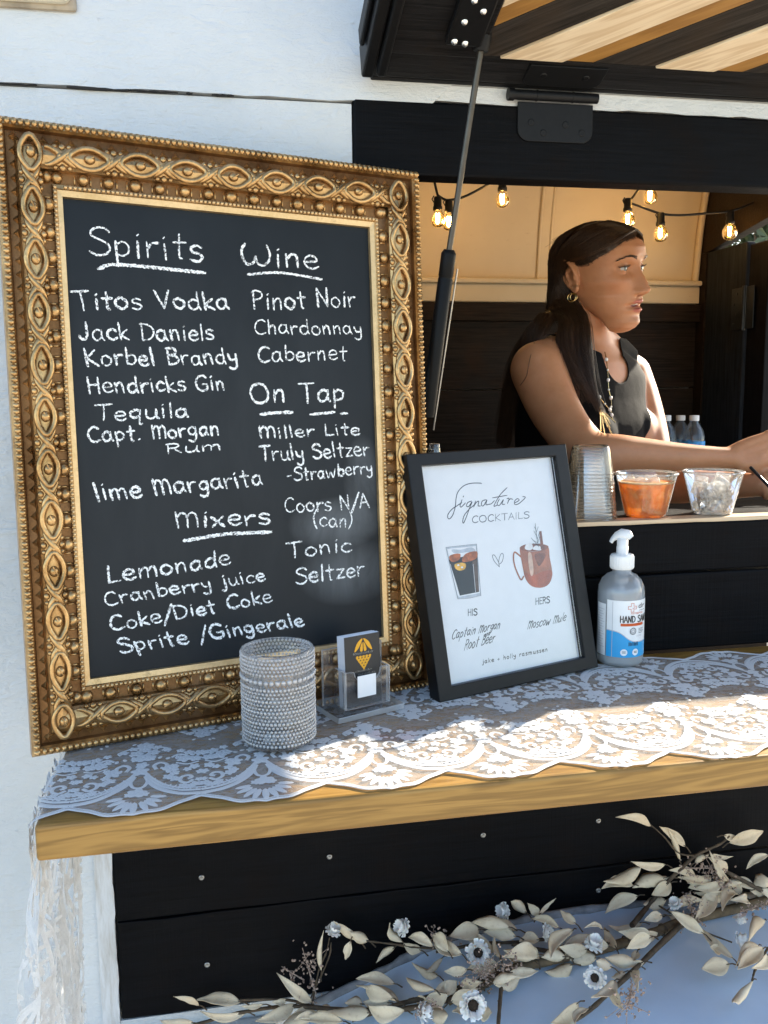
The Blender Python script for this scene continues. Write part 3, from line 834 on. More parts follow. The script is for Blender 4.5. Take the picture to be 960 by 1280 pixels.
# faint ghost of an older word, half wiped
ch.build('chalk_lettering', M_chalk, slate)
# ================================================================ framed cocktail sign
SM = T(.273, -.1492, 1.1015) @ RZ(17.972) @ RX(-13.2) @ RY(-.76)
sign = thing('framed_sign', 'black framed signature cocktails print leaning back beside the sanitizer bottle', 'picture frame', SM)
SW, SH = .2697, .3250
IX0, IX1, IZ0, IZ1 = .0215, .2475, .0175, .3085
M_sframe = plain('satin_black_frame', (.0065, .0065, .007), .42, var=.2, scale=60, bump=.05, spec=.25)
b = MB()
o_ = [(0, 0), (SW, 0), (SW, SH), (0, SH)]; i_ = [(IX0, IZ0), (IX1, IZ0), (IX1, IZ1), (IX0, IZ1)]
vs = [(x, 0, z) for x, z in o_] + [(x, 0, z) for x, z in i_] + [(x, .024, z) for x, z in o_] + [(x, .024, z) for x, z in i_]
fs = []
for k in range(4):
    n = (k + 1) % 4
    fs += [(k, n, 4 + n, 4 + k), (8 + n, 8 + k, 12 + k, 12 + n), (n, k, 8 + k, 8 + n), (4 + k, 4 + n, 12 + n, 12 + k)]
b.add(vs, fs); b.build('frame', M_sframe, sign, bevel=.0014)
b = MB(); b.box((IX0 - .001, .0165, IZ0 - .001), (IX1 + .001, .0225, IZ1 + .001)); b.build('backing_board', plain('grey_board', (.2, .18, .16), .9), sign)
PY = .0120
b = MB(); b.box((IX0 + .0003, PY, IZ0 + .0003), (IX1 - .0003, PY + .0012, IZ1 - .0003))
paper = b.build('paper', plain('white_card', (.83, .84, .85), .7, var=.02), sign)
Si = SM.inverted(); Sn = (SM.to_3x3() @ Vector((0, 1, 0))).normalized(); So = SM @ Vector((0, PY, 0))
def s_loc(px, py):
    p = Si @ at_plane(px, py, So, Sn); return (p.x, p.z)
def c7(x, y): return s_loc(520 + x / 4.8, 570 + y / 4.8)
def c8(x, y): return s_loc(540 + x / 4.8, 720 + y / 4.8)
M_ink = plain('black_ink', (.02, .02, .022), .6, var=0); M_grey = plain('grey_ink', (.10, .105, .115), .6, var=0)
fm = lambda x, y, h: (x, PY - .0002 - h, y)
SIG = ["392,166 385,163 330,164 285,180 252,215 240,255 236,300 222,350 203,376 191,372 192,350 215,320 250,296 275,280",
 "276,262 264,298 272,306 296,282", "283,246 285,240", "332,270 310,280 303,300 316,303 336,274 318,320 300,370 285,402 280,390 290,355 320,318 352,292",
 "357,270 346,306", "350,296 362,278 376,272 372,298 386,300", "420,262 398,270 392,294 405,298 425,264 419,292 436,290 452,286 470,268", "546,190 505,232 472,288 469,302 488,294", "458,251 546,236",
 "500,258 486,288 500,296 524,262 516,288 532,290", "545,256 558,256 548,286", "552,270 566,257 580,260", "592,282 618,266 608,256 592,270 592,290 616,286 655,250 640,243"]
ink = MB()
for s in SIG:
    P = [c7(*[float(v) for v in p.split(',')]) for p in s.split()]
    P = [(p.x, p.y) for p in catmull([(a_, c_, 0) for a_, c_ in P], 6)]
    ribbon(ink, P, .00115, fm)
def line_text(mb, txt, p0, p1, up, wid, shear=0.0, jit=0.0, space=1.0, seed=3, lift=0.0):
    st, wt = glyph_strokes(txt, jit, random.Random(seed) if jit else None, space)
    A_, B_ = Vector(p0), Vector(p1); d = B_ - A_; u = Vector(up)
    for s in st:
        ribbon(mb, [tuple(A_ + d * ((x + shear * y) / wt) + u * y) for x, y in s], wid, fm, lift=lift)
def upv(f, x, y, h): return (Vector(f(x, y - h)) - Vector(f(x, y)))
line_text(ink, "HIS", c8(214, 238), c8(271, 234), upv(c8, 240, 236, 38), .0015)
line_text(ink, "HERS", c8(620, 172), c8(706, 160), upv(c8, 660, 168, 38), .0015)
line_text(ink, "Captain Morgan", c8(115, 380), c8(405, 314), upv(c8, 250, 350, 52), .00105, .45, .06)
line_text(ink, "and", c8(312, 366), c8(346, 352), upv(c8, 330, 360, 26), .0008, .35, .05)
line_text(ink, "Root Beer", c8(190, 445), c8(372, 392), upv(c8, 280, 420, 58), .00105, .45, .06)
line_text(ink, "Moscow Mule", c8(570, 318), c8(800, 268), upv(c8, 690, 300, 50), .00105, .45, .06)
line_text(ink, "jake + holly rasmussen", c8(303, 526), c8(696, 450), upv(c8, 500, 490, 26), .0010, 0, 0, 1.25)
ink.build('printed_lettering', M_ink, paper)
ink = MB(); line_text(ink, "COCKTAILS", c7(335, 402), c7(680, 372), upv(c7, 500, 390, 40), .0012)
for s in ("500,666 470,632 458,600 468,594 482,612 496,640", "500,666 496,632 506,594 518,584 524,600 516,634 498,650"):
    P = [c7(*[float(v) for v in p.split(',')]) for p in s.split()]
    P = [(p.x, p.y) for p in catmull([(a_, c_, 0) for a_, c_ in P], 6)]
    ribbon(ink, P, .0009, fm)
ink.build('printed_lettering', M_grey, paper)
def poly(mb, pts, f, lift, mat, smooth=True, k=4):
    P = [f(*p) for p in pts]
    if smooth: P = [(p.x, p.y) for p in catmull([(a_, c_, 0) for a_, c_ in P], k, True)]
    mb.add([fm(x, y, lift) for x, y in P], [list(range(len(P)))], None, mat)
def ink_mat(n, h, v=.15, sc_=120): return plain(n, srgb(h), .6, var=v, scale=sc_)
gmats = [ink_mat('print_pale_glass', 'b9bfc6'), ink_mat('print_cola', '191414', .4), ink_mat('print_amber', 'b4612c', .45), ink_mat('print_gold', 'e0a83e', .4), ink_mat('print_outline', '4a4a4e'), ink_mat('print_brown', '5c4434', .3), ink_mat('print_white', 'e9e9ea', .05)]
g = MB()
poly(g, [(178, 548), (362, 528), (388, 838), (250, 858)], c7, .00005, 0, False)
poly(g, [(186, 558), (358, 540), (384, 822), (255, 845), (230, 760), (205, 640)], c7, .0001, 6, False)
poly(g, [(196, 622), (366, 586), (378, 815), (262, 838), (240, 760)], c7, .00015, 1, False)
for pts in ([(202, 598), (240, 586), (266, 590), (258, 622), (220, 636), (200, 620)], [(276, 618), (300, 585), (362, 572), (366, 608), (330, 630), (284, 636)]): poly(g, pts, c7, .0002, 2)
poly(g, [(232, 650), (268, 640), (298, 648), (292, 678), (262, 688), (236, 676)], c7, .0002, 3)
poly(g, [(336, 632), (366, 622), (376, 810), (362, 816), (346, 730)], c7, .00022, 5, False)
poly(g, [(214, 560), (268, 562), (330, 548), (356, 572), (300, 578), (230, 584)], c7, .00018, 0)
for a_, c_ in (((205, 650), (250, 836)), ((342, 650), (356, 815))):
    ribbon(g, [c7(*a_), c7(*c_)], .0010, fm, lift=.00025, mat=6)
for s in ([(178, 548), (362, 528), (388, 838), (320, 852), (250, 858), (178, 548)],): ribbon(g, [c7(*p) for p in s], .0006, fm, lift=.0003, mat=4)
for p in ((252, 655), (275, 668)): poly(g, [(p[0] - 7, p[1]), (p[0], p[1] - 6), (p[0] + 8, p[1]), (p[0], p[1] + 6)], c7, .00026, 6)
g.build('cola_glass_print', gmats, paper)
mm = [ink_mat('print_copper', 'a8623f', .35, 50), ink_mat('print_copper_dark', '7e4426', .3), ink_mat('print_copper_light', 'd9b39a', .2), ink_mat('print_rosemary', '2c3a38', .3), ink_mat('print_ice', 'e3e1df', .06), ink_mat('print_rust', 'b0522a', .3, 50)]
g = MB()
poly(g, [(622, 550), (660, 572), (740, 570), (792, 545), (802, 610), (816, 690), (810, 745), (782, 780), (735, 791), (690, 778), (656, 735), (636, 650)], c7, .00005, 0)
poly(g, [(648, 700), (700, 715), (770, 690), (815, 690), (810, 745), (782, 779), (735, 789), (690, 776), (660, 738)], c7, .0001, 5)
poly(g, [(672, 585), (690, 584), (700, 640), (704, 700), (690, 720), (676, 660)], c7, .00014, 2)
poly(g, [(712, 590), (770, 584), (772, 612), (740, 660), (724, 640)], c7, .00014, 1)
poly(g, [(622, 550), (660, 530), (740, 526), (792, 540), (780, 560), (720, 572), (650, 570)], c7, .00016, 1)
for pts in ([(652, 556), (662, 528), (690, 522), (700, 552), (680, 566)], [(700, 560), (716, 538), (745, 544), (748, 566)]): poly(g, pts, c7, .0002, 4)
poly(g, [(738, 452), (752, 450), (766, 556), (748, 560)], c7, .00022, 1, False)
H_ = [(636, 612), (612, 590), (590, 578), (584, 612), (592, 660), (612, 712), (630, 742), (646, 722)]
ribbon(g, [(p.x, p.y) for p in catmull([c7(*p) + (0,) for p in H_], 5)], .0024, fm, lift=.0001, mat=0)
for s in ([(735, 545), (722, 480), (714, 405)], [(728, 520), (700, 505)], [(730, 535), (690, 492)], [(722, 480), (706, 450)], [(720, 460), (732, 425)], [(730, 520), (742, 480)], [(726, 500), (738, 462)], [(732, 540), (702, 525)], [(718, 440), (708, 425)]):
    ribbon(g, [c7(*p) for p in s], .0010, fm, lift=.00026, mat=3)
g.build('copper_mug_print', mm, paper)
b = MB(); b.box((IX0 + .0002, .0070, IZ0 + .0002), (IX1 - .0002, .0088, IZ1 - .0002))
b.build('glass', clear('picture_glass', (.985, .99, .995), 1.45, .0, .45), sign)

# ================================================================ hand sanitizer
pS = atZ(778, 829, 1.1025)
san = thing('sanitizer_bottle', 'clear pump bottle of hand sanitizer with a blue and white label', 'bottle', T(pS.x, pS.y + .010, 1.1022) @ RZ(-12))
SR = .0333
M_pet = clear('clear_bottle', (.96, .98, .99), 1.45, .04, 1.3, haze=.28, hazecol=(.9, .93, .95), spark=.03)
b = MB(); b.lathe([(.0001, .003), (.020, .0015), (.028, 0), (.0322, .003), (SR, .009), (SR, .104), (.0322, .114), (.028, .124), (.021, .131), (.0135, .1345), (.0132, .141)], 40)
b.build('bottle_body', M_pet, san)
b = MB(); b.lathe([(.0001, .005), (.029, .004), (.0315, .009), (.0317, .1075), (.0001, .1075)], 36)
b.build('gel', clear('clear_gel', (.93, .96, .98), 1.36, .02, .8, haze=.74, hazecol=(.92, .95, .97)), san)
M_pump = plain('white_pump_plastic', (.82, .82, .80), .35, var=.02)
b = MB(); b.lathe([(.0001, .1395), (.0155, .1395), (.0168, .141), (.0168, .158), (.0158, .1605), (.0085, .1615), (.0085, .172), (.0078, .173), (.0078, .1845), (.0001, .1845)], 28)
for k in range(28):
    a_ = 2 * math.pi * k / 28; b.box((-.0004, -.0004, .142), (.0004, .0004, .158), T(.0168 * math.cos(a_), .0168 * math.sin(a_), 0))
noz = [Vector((x, 0, z)) for x, z in ((.0125, .1855), (.008, .1895), (-.002, .190), (-.009, .187), (-.0145, .1815), (-.017, .177))]
b.tube(noz, [.0040, .0080, .0088, .0068, .0048, .0040], 12, X=RZ(-30) , flat=.62)
b.build('pump', M_pump, san)
b = MB(); b.tube([(0, 0, .141), (.002, 0, .06), (.004, 0, .008)], .0035, 8); b.lathe([(.009, .118), (.0095, .119), (.0095, .1385)], 20); b.build('dip_tube', clear('frosted_tube', (.95, .95, .95), 1.4, .2, 1, haze=.45), san)
def cyl(rr_): return lambda u, v, h=0: ((rr_ + h) * math.sin(u / rr_), -(rr_ + h) * math.cos(u / rr_), v)
LB = cyl(SR + .0003)
def curved(mb, u0, u1, v0, v1, h=0, mat=0, n=24, vf0=None, vf1=None):
    vs = []
    for i in range(n + 1):
        u = u0 + (u1 - u0) * i / n
        vs.append(LB(u, vf0(u) if vf0 else v0, h)); vs.append(LB(u, vf1(u) if vf1 else v1, h))
    mb.add(vs, [(2 * i, 2 * i + 2, 2 * i + 3, 2 * i + 1) for i in range(n)], None, mat, True)
lm = [plain('label_white', (.80, .82, .82), .4, var=.02), plain('label_blue', srgb('2e9fd8'), .4, var=.02), plain('label_ink', (.02, .02, .022), .4, var=0), plain('label_orange', srgb('c8531c'), .4, var=.05), plain('label_grey', (.5, .5, .52), .4, var=0)]
wave = lambda u: .0475 - .0075 * math.sin((u + .004) / .0075) * (1 if abs(u) < .02 else .9)
wave = lambda u: .046 - .0085 * math.tanh((u + .001) / .010)
lb = MB()
curved(lb, -.0285, .046, .016, .099, 0, 0)
curved(lb, -.0285, .046, .016, 0, .0002, 1, vf1=wave)
curved(lb, -.0285, .046, 0, 0, .0003, 4, vf0=wave, vf1=lambda u: wave(u) + .0012)
curved(lb, -.050, -.0305, .016, .092, 0, 0)
curved(lb, -.0200, -.0192, .016, .097, .0002, 4, n=2)
lm_map = lambda x, y, h: LB(x, y, .0004 + h)
def lab(txt, u0, u1, v, cap, wid, mat=2, mb=lb, sp=1.0):
    st, wt = glyph_strokes(txt, 0, None, sp)
    for s in st: 
        P = resample([(u0 + (u1 - u0) * x / wt, v + cap * y) for x, y in s], .0015)
        ribbon(mb, P, wid, lm_map, mat=mat)
lab("HAND SANITIZER", -.009, .060, .0674, .0096, .0015)
curved(lb, -.008, .030, .0620, .0660, .0003, 3)
lab("ANTISEPTIC", .006, .028, .0795, .0022, .0005, 3)
for (u0, v0, L_) in ((.020, .0570, .012), (.020, .0550, .010), (.020, .0530, .012), (.020, .0508, .009)): curved(lb, u0, u0 + L_, v0, v0 + .0007, .0003, 2, n=4)
for u0 in (.0185,): lab("dr", u0, u0 + .014, .0880, .0065, .0011)
curved(lb, .020, .034, .0840, .0846, .0003, 2, n=4)
# red cross emblem outline
cr = [(-1, 3), (1, 3), (1, 1), (3, 1), (3, -1), (1, -1), (1, -3), (-1, -3), (-1, -1), (-3, -1), (-3, 1), (-1, 1), (-1, 3)]
ribbon(lb, [(.0085 + x * .0021, .0890 + y * .0021) for x, y in cr], .0009, lm_map, mat=3)
ribbon(lb, [(.0085, .0875), (.0105, .0885), (.0125, .0895)], .0007, lm_map, mat=3)
# round seal and badges
def disc(mb, u, v, r0, r1, mat, h):
    n = 20; vs = []
    for i in range(n):
        a_ = 2 * math.pi * i / n
        vs += [LB(u + r0 * math.cos(a_), v + r0 * math.sin(a_), h), LB(u + r1 * math.cos(a_), v + r1 * math.sin(a_), h)]
    mb.add(vs, [(2 * i, 2 * i + 1, (2 * i + 3) % (2 * n), (2 * i + 2) % (2 * n)) for i in range(n)], None, mat)
disc(lb, .0105, .0545, .0044, .0051, 2, .0004); disc(lb, .0105, .0545, .0012, .0028, 4, .0004)
for k in range(10):
    a_ = k * .628; curved(lb, .0105 + .0036 * math.cos(a_) - .0004, .0105 + .0036 * math.cos(a_) + .0004, .0545 + .0036 * math.sin(a_) - .0004, .0545 + .0036 * math.sin(a_) + .0004, .0004, 2, n=1)
for u_ in (-.0025, .0150):
    disc(lb, u_, .0235, .00001, .0050, 0, .0004)
    for dv in (.0008, -.0010): curved(lb, u_ - .0025, u_ + .0025, .0235 + dv, .0235 + dv + .0008, .0006, 2, n=3)
lab("ALOE", .0160, .0265, .0462, .0020, .0005, 4)
for k, (hh, uu) in enumerate(((.0055, 0), (.0055, .0018), (.0045, .0036), (.0055, .0060), (.0055, .0082), (.0045, .0100), (.0055, .0118), (.0055, .0140))):
    curved(lb, .004 + uu, .0050 + uu, .0330, .0330 + hh, .0005, 2, n=1)
for k in range(16): curved(lb, -.048, -.0325 - (k * 7 % 5) * .0012, .028 + k * .0037, .0286 + k * .0037, .0003, 4, n=3)
lb.build('label', lm, san)

# ================================================================ beaded glass with candle
GX, GY, GZ = .0615, -.2290, 1.1025
holder = thing('beaded_glass', 'clear beaded glass candle cup standing in front of the chalkboard', 'glass', T(GX, GY, GZ))
GR, GH = .0415, .1105
M_gwall = clear('clear_glass_wall', (1, 1, 1), 1.45, .03, 1.2, haze=.08, hazecol=(.97, .98, .99))
M_bead = clear('clear_glass_beads', (1, 1, 1), 1.55, .05, 1.2, haze=.34, hazecol=(1, 1, 1), spark=.20)
b = MB()
b.lathe([(.0001, .0015), (.030, .0010), (.036, 0), (.0395, .002), (GR, .007), (GR, GH - .004), (GR - .0004, GH), (GR - .0026, GH + .0006), (GR - .0034, GH - .002), (GR - .0036, .012), (.030, .0095), (.0001, .009)], 48)
b.build('glass_wall', M_gwall, holder)
b = MB(); q = random.Random(4)
rows = [(.0078 + i * .0043, .0017 + .0004 * (i % 3 == 0)) for i in range(24)]
for i, (z, rr_) in enumerate(rows):
    big = i in (17,)
    n = 40 if big else 58
    r2 = .0030 if big else rr_
    if i in (16, 18): continue
    for k in range(n):
        a_ = 2 * math.pi * (k + .5 * (i % 2)) / n
        X = T(GR * math.cos(a_), GR * math.sin(a_), z) @ RZ(math.degrees(a_))
        b.ell((0, 0, 0), (r2 * .75, r2, r2), 6, 4, X)
b.build('glass_beads', M_bead, holder)
candle = thing('votive_candle', 'small white candle inside the beaded glass', 'candle', T(GX + .002, GY + .002, GZ + .0105))
b = MB(); b.lathe([(.0001, 0), (.0195, 0), (.0198, .001), (.0190, .030), (.0170, .0315), (.0001, .0300)], 28); b.build('wax', plain('white_wax', (.80, .80, .78), .5, var=.02, sub=.2), candle)
b = MB(); b.tube([(0, 0, .030), (.0008, 0, .036), (.002, 0, .040)], .0008, 6); b.build('wick', M_ink, candle)

# ================================================================ acrylic card holder and cards
HM = T(.1345, -.1975, 1.1025) @ RZ(21.5)
M_acr = clear('clear_acrylic', (1, 1, 1), 1.45, .02, .5, haze=.02, spark=.02); M_acre = clear('bright_acrylic_edge', (1, 1, 1), 1.5, .08, 1.4, haze=.42, hazecol=(.9, .93, .95), spark=.12)
def acr_box(lo, hi, edge):
    b = MB(); b.box(lo, hi)
    for k in edge: b.M[k] = 1
    return b
ch_ = thing('card_holder', 'clear acrylic business card stand beside the beaded glass', 'card holder', HM)
acr_box((0, 0, 0), (.0955, .0720, .0075), (2, 3, 4, 5)).build('base', [M_acr, M_acre], ch_, bevel=.0008)
acr_box((.0045, .0445, .0077), (.0905, .0500, .0800), (1, 3, 5)).build('back_plate', [M_acr, M_acre], ch_, bevel=.0008)
nt_ = [(.0190, .0077), (.0840, .0077), (.0840, .0555), (.0745, .0555)]
for k in range(9):
    a_ = math.pi * k / 8; nt_.append((.0515 + .0190 * math.cos(a_), .0545 - .0165 * math.sin(a_)))
nt_ += [(.0285, .0555), (.0190, .0555)]
b = MB(); b.prism(nt_, .0150, .0185)
for k in range(2, len(b.M)): b.M[k] = 1
b.build('front_plate', [M_acr, M_acre], ch_, bevel=.0006)
for x_ in (.0190, .0800):
    acr_box((x_, .0187, .0077), (x_ + .004, .0443, .0555), (1, 2)).build('side_cheek', [M_acr, M_acre], ch_, bevel=.0006)
b = MB(); b.box((.0360, .0142, .0215), (.0625, .0148, .0490)); b.build('sticker', plain('blank_white_sticker', (.80, .81, .82), .5, var=.03), ch_)
M_cardb = plain('black_card', (.016, .016, .017), .45, var=.1); M_cardw = plain('card_edge_white', (.72, .75, .80), .7, var=.03)
CMx = HM @ T(.0245, .0215, .0082) @ RX(-3)
card = thing('business_card', 'black business card with a gold hop emblem, front of the stack in the acrylic stand', 'business card', CMx)
b = MB(); b.box((0, 0, 0), (.0508, .0006, .0890)); b.build('card_face', M_cardb, card)
M_foil = plain('gold_foil', srgb('c99a2e'), .35, .5, var=.1)
cf = lambda x, y, h=0: (x, -.0002 - h, y)
e = MB()
def cp(pts, mat=0):
    P = [(p.x, p.y) for p in catmull([(x, y, 0) for x, y in pts], 5, True)]
    e.add([cf(x, y) for x, y in P], [list(range(len(P)))], None, mat)
cx_, cz_ = .0265, .0680
for sg in (-1, 1):
    cp([(cx_ + sg * .0006, cz_ + .0165), (cx_ + sg * .0080, cz_ + .0120), (cx_ + sg * .0125, cz_ + .0030), (cx_ + sg * .0118, cz_ + .0008), (cx_ + sg * .0060, cz_ + .0060)])
    cp([(cx_ + sg * .0008, cz_ + .0120), (cx_ + sg * .0040, cz_ + .0060), (cx_ + sg * .0045, cz_ + .0012), (cx_ + sg * .0010, cz_ + .0010)])
for row, cnt in ((0, 5), (1, 4), (2, 3), (3, 2), (4, 1)):
    for k in range(cnt):
        x_ = cx_ + (k - (cnt - 1) / 2) * .0046; z_ = cz_ - .0075 - row * .0034
        e.add([cf(*p) for p in ((x_ - .0021, z_ + .0012), (x_ - .0008, z_ + .0026), (x_ + .0012, z_ + .0026), (x_ + .0021, z_ + .0012), (x_, z_ - .0028))], [(0, 4, 3, 2, 1)])
e.build('gold_emblem', M_foil, card)
e = MB(); q = random.Random(6)
for (z_, xa, xb, hh) in ((.0650, .0120, .0400, .0028), (.0430, .0140, .0380, .0022), (.0385, .0180, .0420, .0022)):
    x_ = xa
    while x_ < xb:     # print too small to read: short uneven strokes
        h1 = hh * q.uniform(.55, 1); w1 = q.uniform(.0006, .0014)
        ribbon(e, [(x_, z_), (x_ + w1 * q.uniform(-.3, .6), z_ + h1)], .00035, lambda x, y, h: cf(x, y))
        if q.random() < .5: ribbon(e, [(x_, z_ + h1), (x_ + w1, z_ + h1 * q.uniform(.2, 1))], .00035, lambda x, y, h: cf(x, y))
        x_ += w1 + .0007
e.build('fine_print', plain('card_grey_print', (.5, .48, .42), .5, var=0), card)
b = MB(); b.box((0, .0007, 0), (.0508, .0018, .0890)); 
for k in range(8):
    c_ = thing('business_card', 'white edged business card filed behind the black front card', 'business card', CMx @ T(-.0004 * k, .0008 + .0016 * k, .0003 * (k % 3)), 'cards filed behind the front business card')
    if k == 0: c0 = MB(); c0.box((0, 0, 0), (.0508, .0014, .0890)); cm_ = c0.build('card_sheet', M_cardw, c_).data
    else:
        o2 = bpy.data.objects.new('card_sheet', cm_); COL.objects.link(o2); o2.parent = c_

# ================================================================ plastic cups on the counter
M_cup = clear('clear_plastic_cup', (.97, .97, .96), 1.45, .06, 1.3, haze=.06, hazecol=(.95, .93, .9), spark=.02)
CZ = 1.3052
def cup_mesh(parent, mat=M_cup, rb=.0315, rt=.0465, h=.0660, lip=.0019):
    b = MB()
    P = [(.0001, .0025), (rb * .8, .0020), (rb * .93, 0), (rb, .0025)]
    for k in range(1, 9): P.append((rb + (rt - rb) * k / 8 * .96, .0025 + (h - .004) * k / 8))
    b.lathe(P, 40); o = b.build('cup_wall', mat, parent)
    b = MB(); b.tube([(rt * math.cos(a_), rt * math.sin(a_), h) for a_ in [2 * math.pi * k / 40 for k in range(41)]], lip, 7, caps=False); b.build('rim', mat, parent)
    return o
p1 = atY(805.5, 597, .046); p2 = atY(889, 594.5, .046)
cup1 = thing('drink_cup', 'clear plastic cup of iced orange drink on the counter', 'cup', T(p1.x, .040, CZ)); cup_mesh(cup1)
cup2 = thing('drink_cup', 'clear plastic cup filled only with ice on the counter', 'cup', T(p2.x, .040, CZ)); cup_mesh(cup2, rb=.0300, rt=.0455, h=.0655)
a = NM('orange_iced_drink'); v = a.coords()
nz = a.noise(v, 90, 4, .6, .5)
cl = a.ramp(nz, [(.3, (.86, .31, .035)), (.5, (.93, .45, .08)), (.7, (.97, .64, .25))])
t1 = a.n('ShaderNodeBsdfTranslucent'); a.l(cl, t1.inputs[0]); d1 = a.n('ShaderNodeBsdfDiffuse'); a.l(cl, d1.inputs[0]); g1 = a.n('ShaderNodeBsdfTransparent'); a.l(cl, g1.inputs[0])
x1 = a.n('ShaderNodeMixShader'); x1.inputs[0].default_value = .35; a.l(t1.outputs[0], x1.inputs[1]); a.l(d1.outputs[0], x1.inputs[2])
x2 = a.n('ShaderNodeMixShader'); x2.inputs[0].default_value = .30; a.l(x1.outputs[0], x2.inputs[1]); a.l(g1.outputs[0], x2.inputs[2]); a.l(x2.outputs[0], a.out.inputs[0])
b = MB(); b.lathe([(.0001, .004), (.0300, .004), (.0312, .008), (.0415, .0530), (.030, .0535), (.0001, .0538)], 32); b.build('drink', a.m, cup1)
M_ice = clear('ice', (.97, .97, .97), 1.31, .05, 1.2, haze=.16, hazecol=(1, 1, .99), bumpscale=120, bumpstr=.6, spark=.05)
M_foam = plain('amber_foam', (.80, .52, .24), .5, var=.35, scale=160)
def ice_cubes(parent, n, rad, z0, z1, seed, sz=(.010, .0135)):
    q = random.Random(seed); pts = []
    b = MB()
    for k in range(n):
        for _ in range(40):
            r_ = rad * math.sqrt(q.random()); a_ = q.uniform(0, 6.283); z_ = q.uniform(z0, z1)
            c_ = Vector((r_ * math.cos(a_), r_ * math.sin(a_), z_))
            if all((c_ - p).length > .0165 for p in pts): break
        pts.append(c_)
        s_ = q.uniform(*sz)
        X = T(c_) @ Matrix.Rotation(q.uniform(0, 3), 4, Vector((q.uniform(-1, 1), q.uniform(-1, 1), q.uniform(-1, 1))).normalized())
        vs = [(sx * s_ * q.uniform(.75, 1), sy * s_ * q.uniform(.75, 1), sz_ * s_ * q.uniform(.7, 1)) for sz_ in (-1, 1) for sx, sy in ((-1, -1), (1, -1), (1, 1), (-1, 1))]
        b1 = MB(); b1.add(vs, [(0, 3, 2, 1), (4, 5, 6, 7), (0, 1, 5, 4), (1, 2, 6, 5), (2, 3, 7, 6), (3, 0, 4, 7)], X)
        b1.build('ice_cube', M_ice, parent, bevel=.0028, seg=3, shade=True)
ice_cubes(cup1, 5, .024, .048, .054, 3, (.008, .010))
ice_cubes(cup2, 14, .024, .012, .054, 5)
b = MB(); b.tube([(.0405 * math.cos(k * .1964), .0405 * math.sin(k * .1964), .0535) for k in range(33)], .0016, 6, caps=False); b.build('foam_ring', M_foam, cup1)
# stack of upturned cups
ps = atY(736, 652, .044)
proto = None
for k in range(14):
    s_ = 1.0 - .0125 * k
    Mk = T(ps.x + .0005 * math.sin(k * 2.1), .044, CZ + .0012 + k * .0052) @ Matrix.Diagonal((.92 * s_, .92 * s_, 1, 1)) @ T(0, 0, .0420) @ RX(180)
    lab_ = 'clear plastic cup nested upside down in the stack behind the framed sign'
    if proto is None:
        proto = thing('stacked_cup', lab_, 'cup', Mk, 'upturned cups stacked at the left end of the counter')
        o2 = cup_mesh(proto, mat=clear('stack_cup_plastic', (1, .995, .985), 1.45, .08, 1.0, haze=.05, hazecol=(1, .92, .78), spark=.02), rb=.0360, rt=.045, h=.0420, lip=.0010)
    else:
        c_ = copy_tree(proto); c_.matrix_world = Mk
# second, taller stack glimpsed between the two frames
pt = atY(543, 560, .045)
base2 = None
for k in range(9):
    Mk = T(pt.x, .045, CZ + .017 + k * .0085) @ Matrix.Diagonal((.36 * (1 - .035 * k), .36 * (1 - .035 * k), .75, 1)) @ T(0, 0, .0445) @ RX(180)
    if base2 is None: base2 = thing('tasting_cup', 'tiny clear cup nested in the narrow stack behind the gap between the two frames', 'cup', Mk, 'tiny cups stacked between the frames'); cup_mesh(base2, rb=.030, rt=.045, h=.0445)
    else:
        c_ = copy_tree(base2); c_.matrix_world = Mk
tb = thing('cup_stand', 'short dark block under the narrow stack of tiny cups', 'stand', T(pt.x, .045, CZ))
b = MB(); b.lathe([(.0001, 0), (.017, 0), (.0185, .002), (.0185, .014), (.017, .0165), (.0001, .0165)], 20); b.build('stand_body', M_burnt, tb)

# ================================================================ water bottles at the back
bc = MB(); bc.box((.95, .74, 1.225), (1.37, 1.17, 1.25)); bc.box((.955, .75, .55), (1.365, 1.16, 1.2245)); 
bco = bc.build('back_cabinet', M_burnt); tag(bco, 'dark cabinet under the water bottles behind the bartender', 'cabinet')
M_wat = clear('water_bottle_plastic', (.90, .93, .95), 1.45, .04, 1.3, haze=.10, hazecol=(.8, .88, .93), bumpscale=60, bumpstr=.3)
M_cap = plain('white_cap', (.82, .82, .80), .4, var=.03)
for k, (px, Y_, blue, lb_) in enumerate(((833, .93, False, 'water bottle with a plain clear front, leftmost of the three'), (851, 1.02, False, 'water bottle standing behind and between the other two'), (868, .90, True, 'water bottle with a bright blue label, rightmost of the three'))):
    pb = atY(px, 520, Y_); top = pb.z
    bt = thing('water_bottle', lb_, 'bottle', T(pb.x, Y_, 1.2505)); hh = top - 1.2505 + .002
    s_ = hh / .205
    b = MB(); b.lathe([(.0001, .002), (.027, 0), (.032, .006), (.0325, .06), (.0312, .066), (.0325, .072), (.0325, .120), (.0318, .140), (.027, .160), (.0175, .176), (.0120, .184), (.0118, .192)], 28, Matrix.Diagonal((s_, s_, s_, 1))); b.build('bottle_body', M_wat, bt)
    b = MB(); b.lathe([(.0001, .205), (.0130, .205), (.0142, .203), (.0142, .190), (.0140, .1885)], 24, Matrix.Diagonal((s_, s_, s_, 1))); b.build('cap', M_cap, bt)
    b = MB(); b.lathe([(.0329, .075), (.0332, .076), (.0332, .128), (.0327, .129)], 28, Matrix.Diagonal((s_, s_, s_, 1)))
    b.build('label', plain('bright_blue_label' if blue else 'clear_blue_label', srgb('2f8fd0') if blue else (.10, .20, .28), .4, var=.3, scale=150), bt)
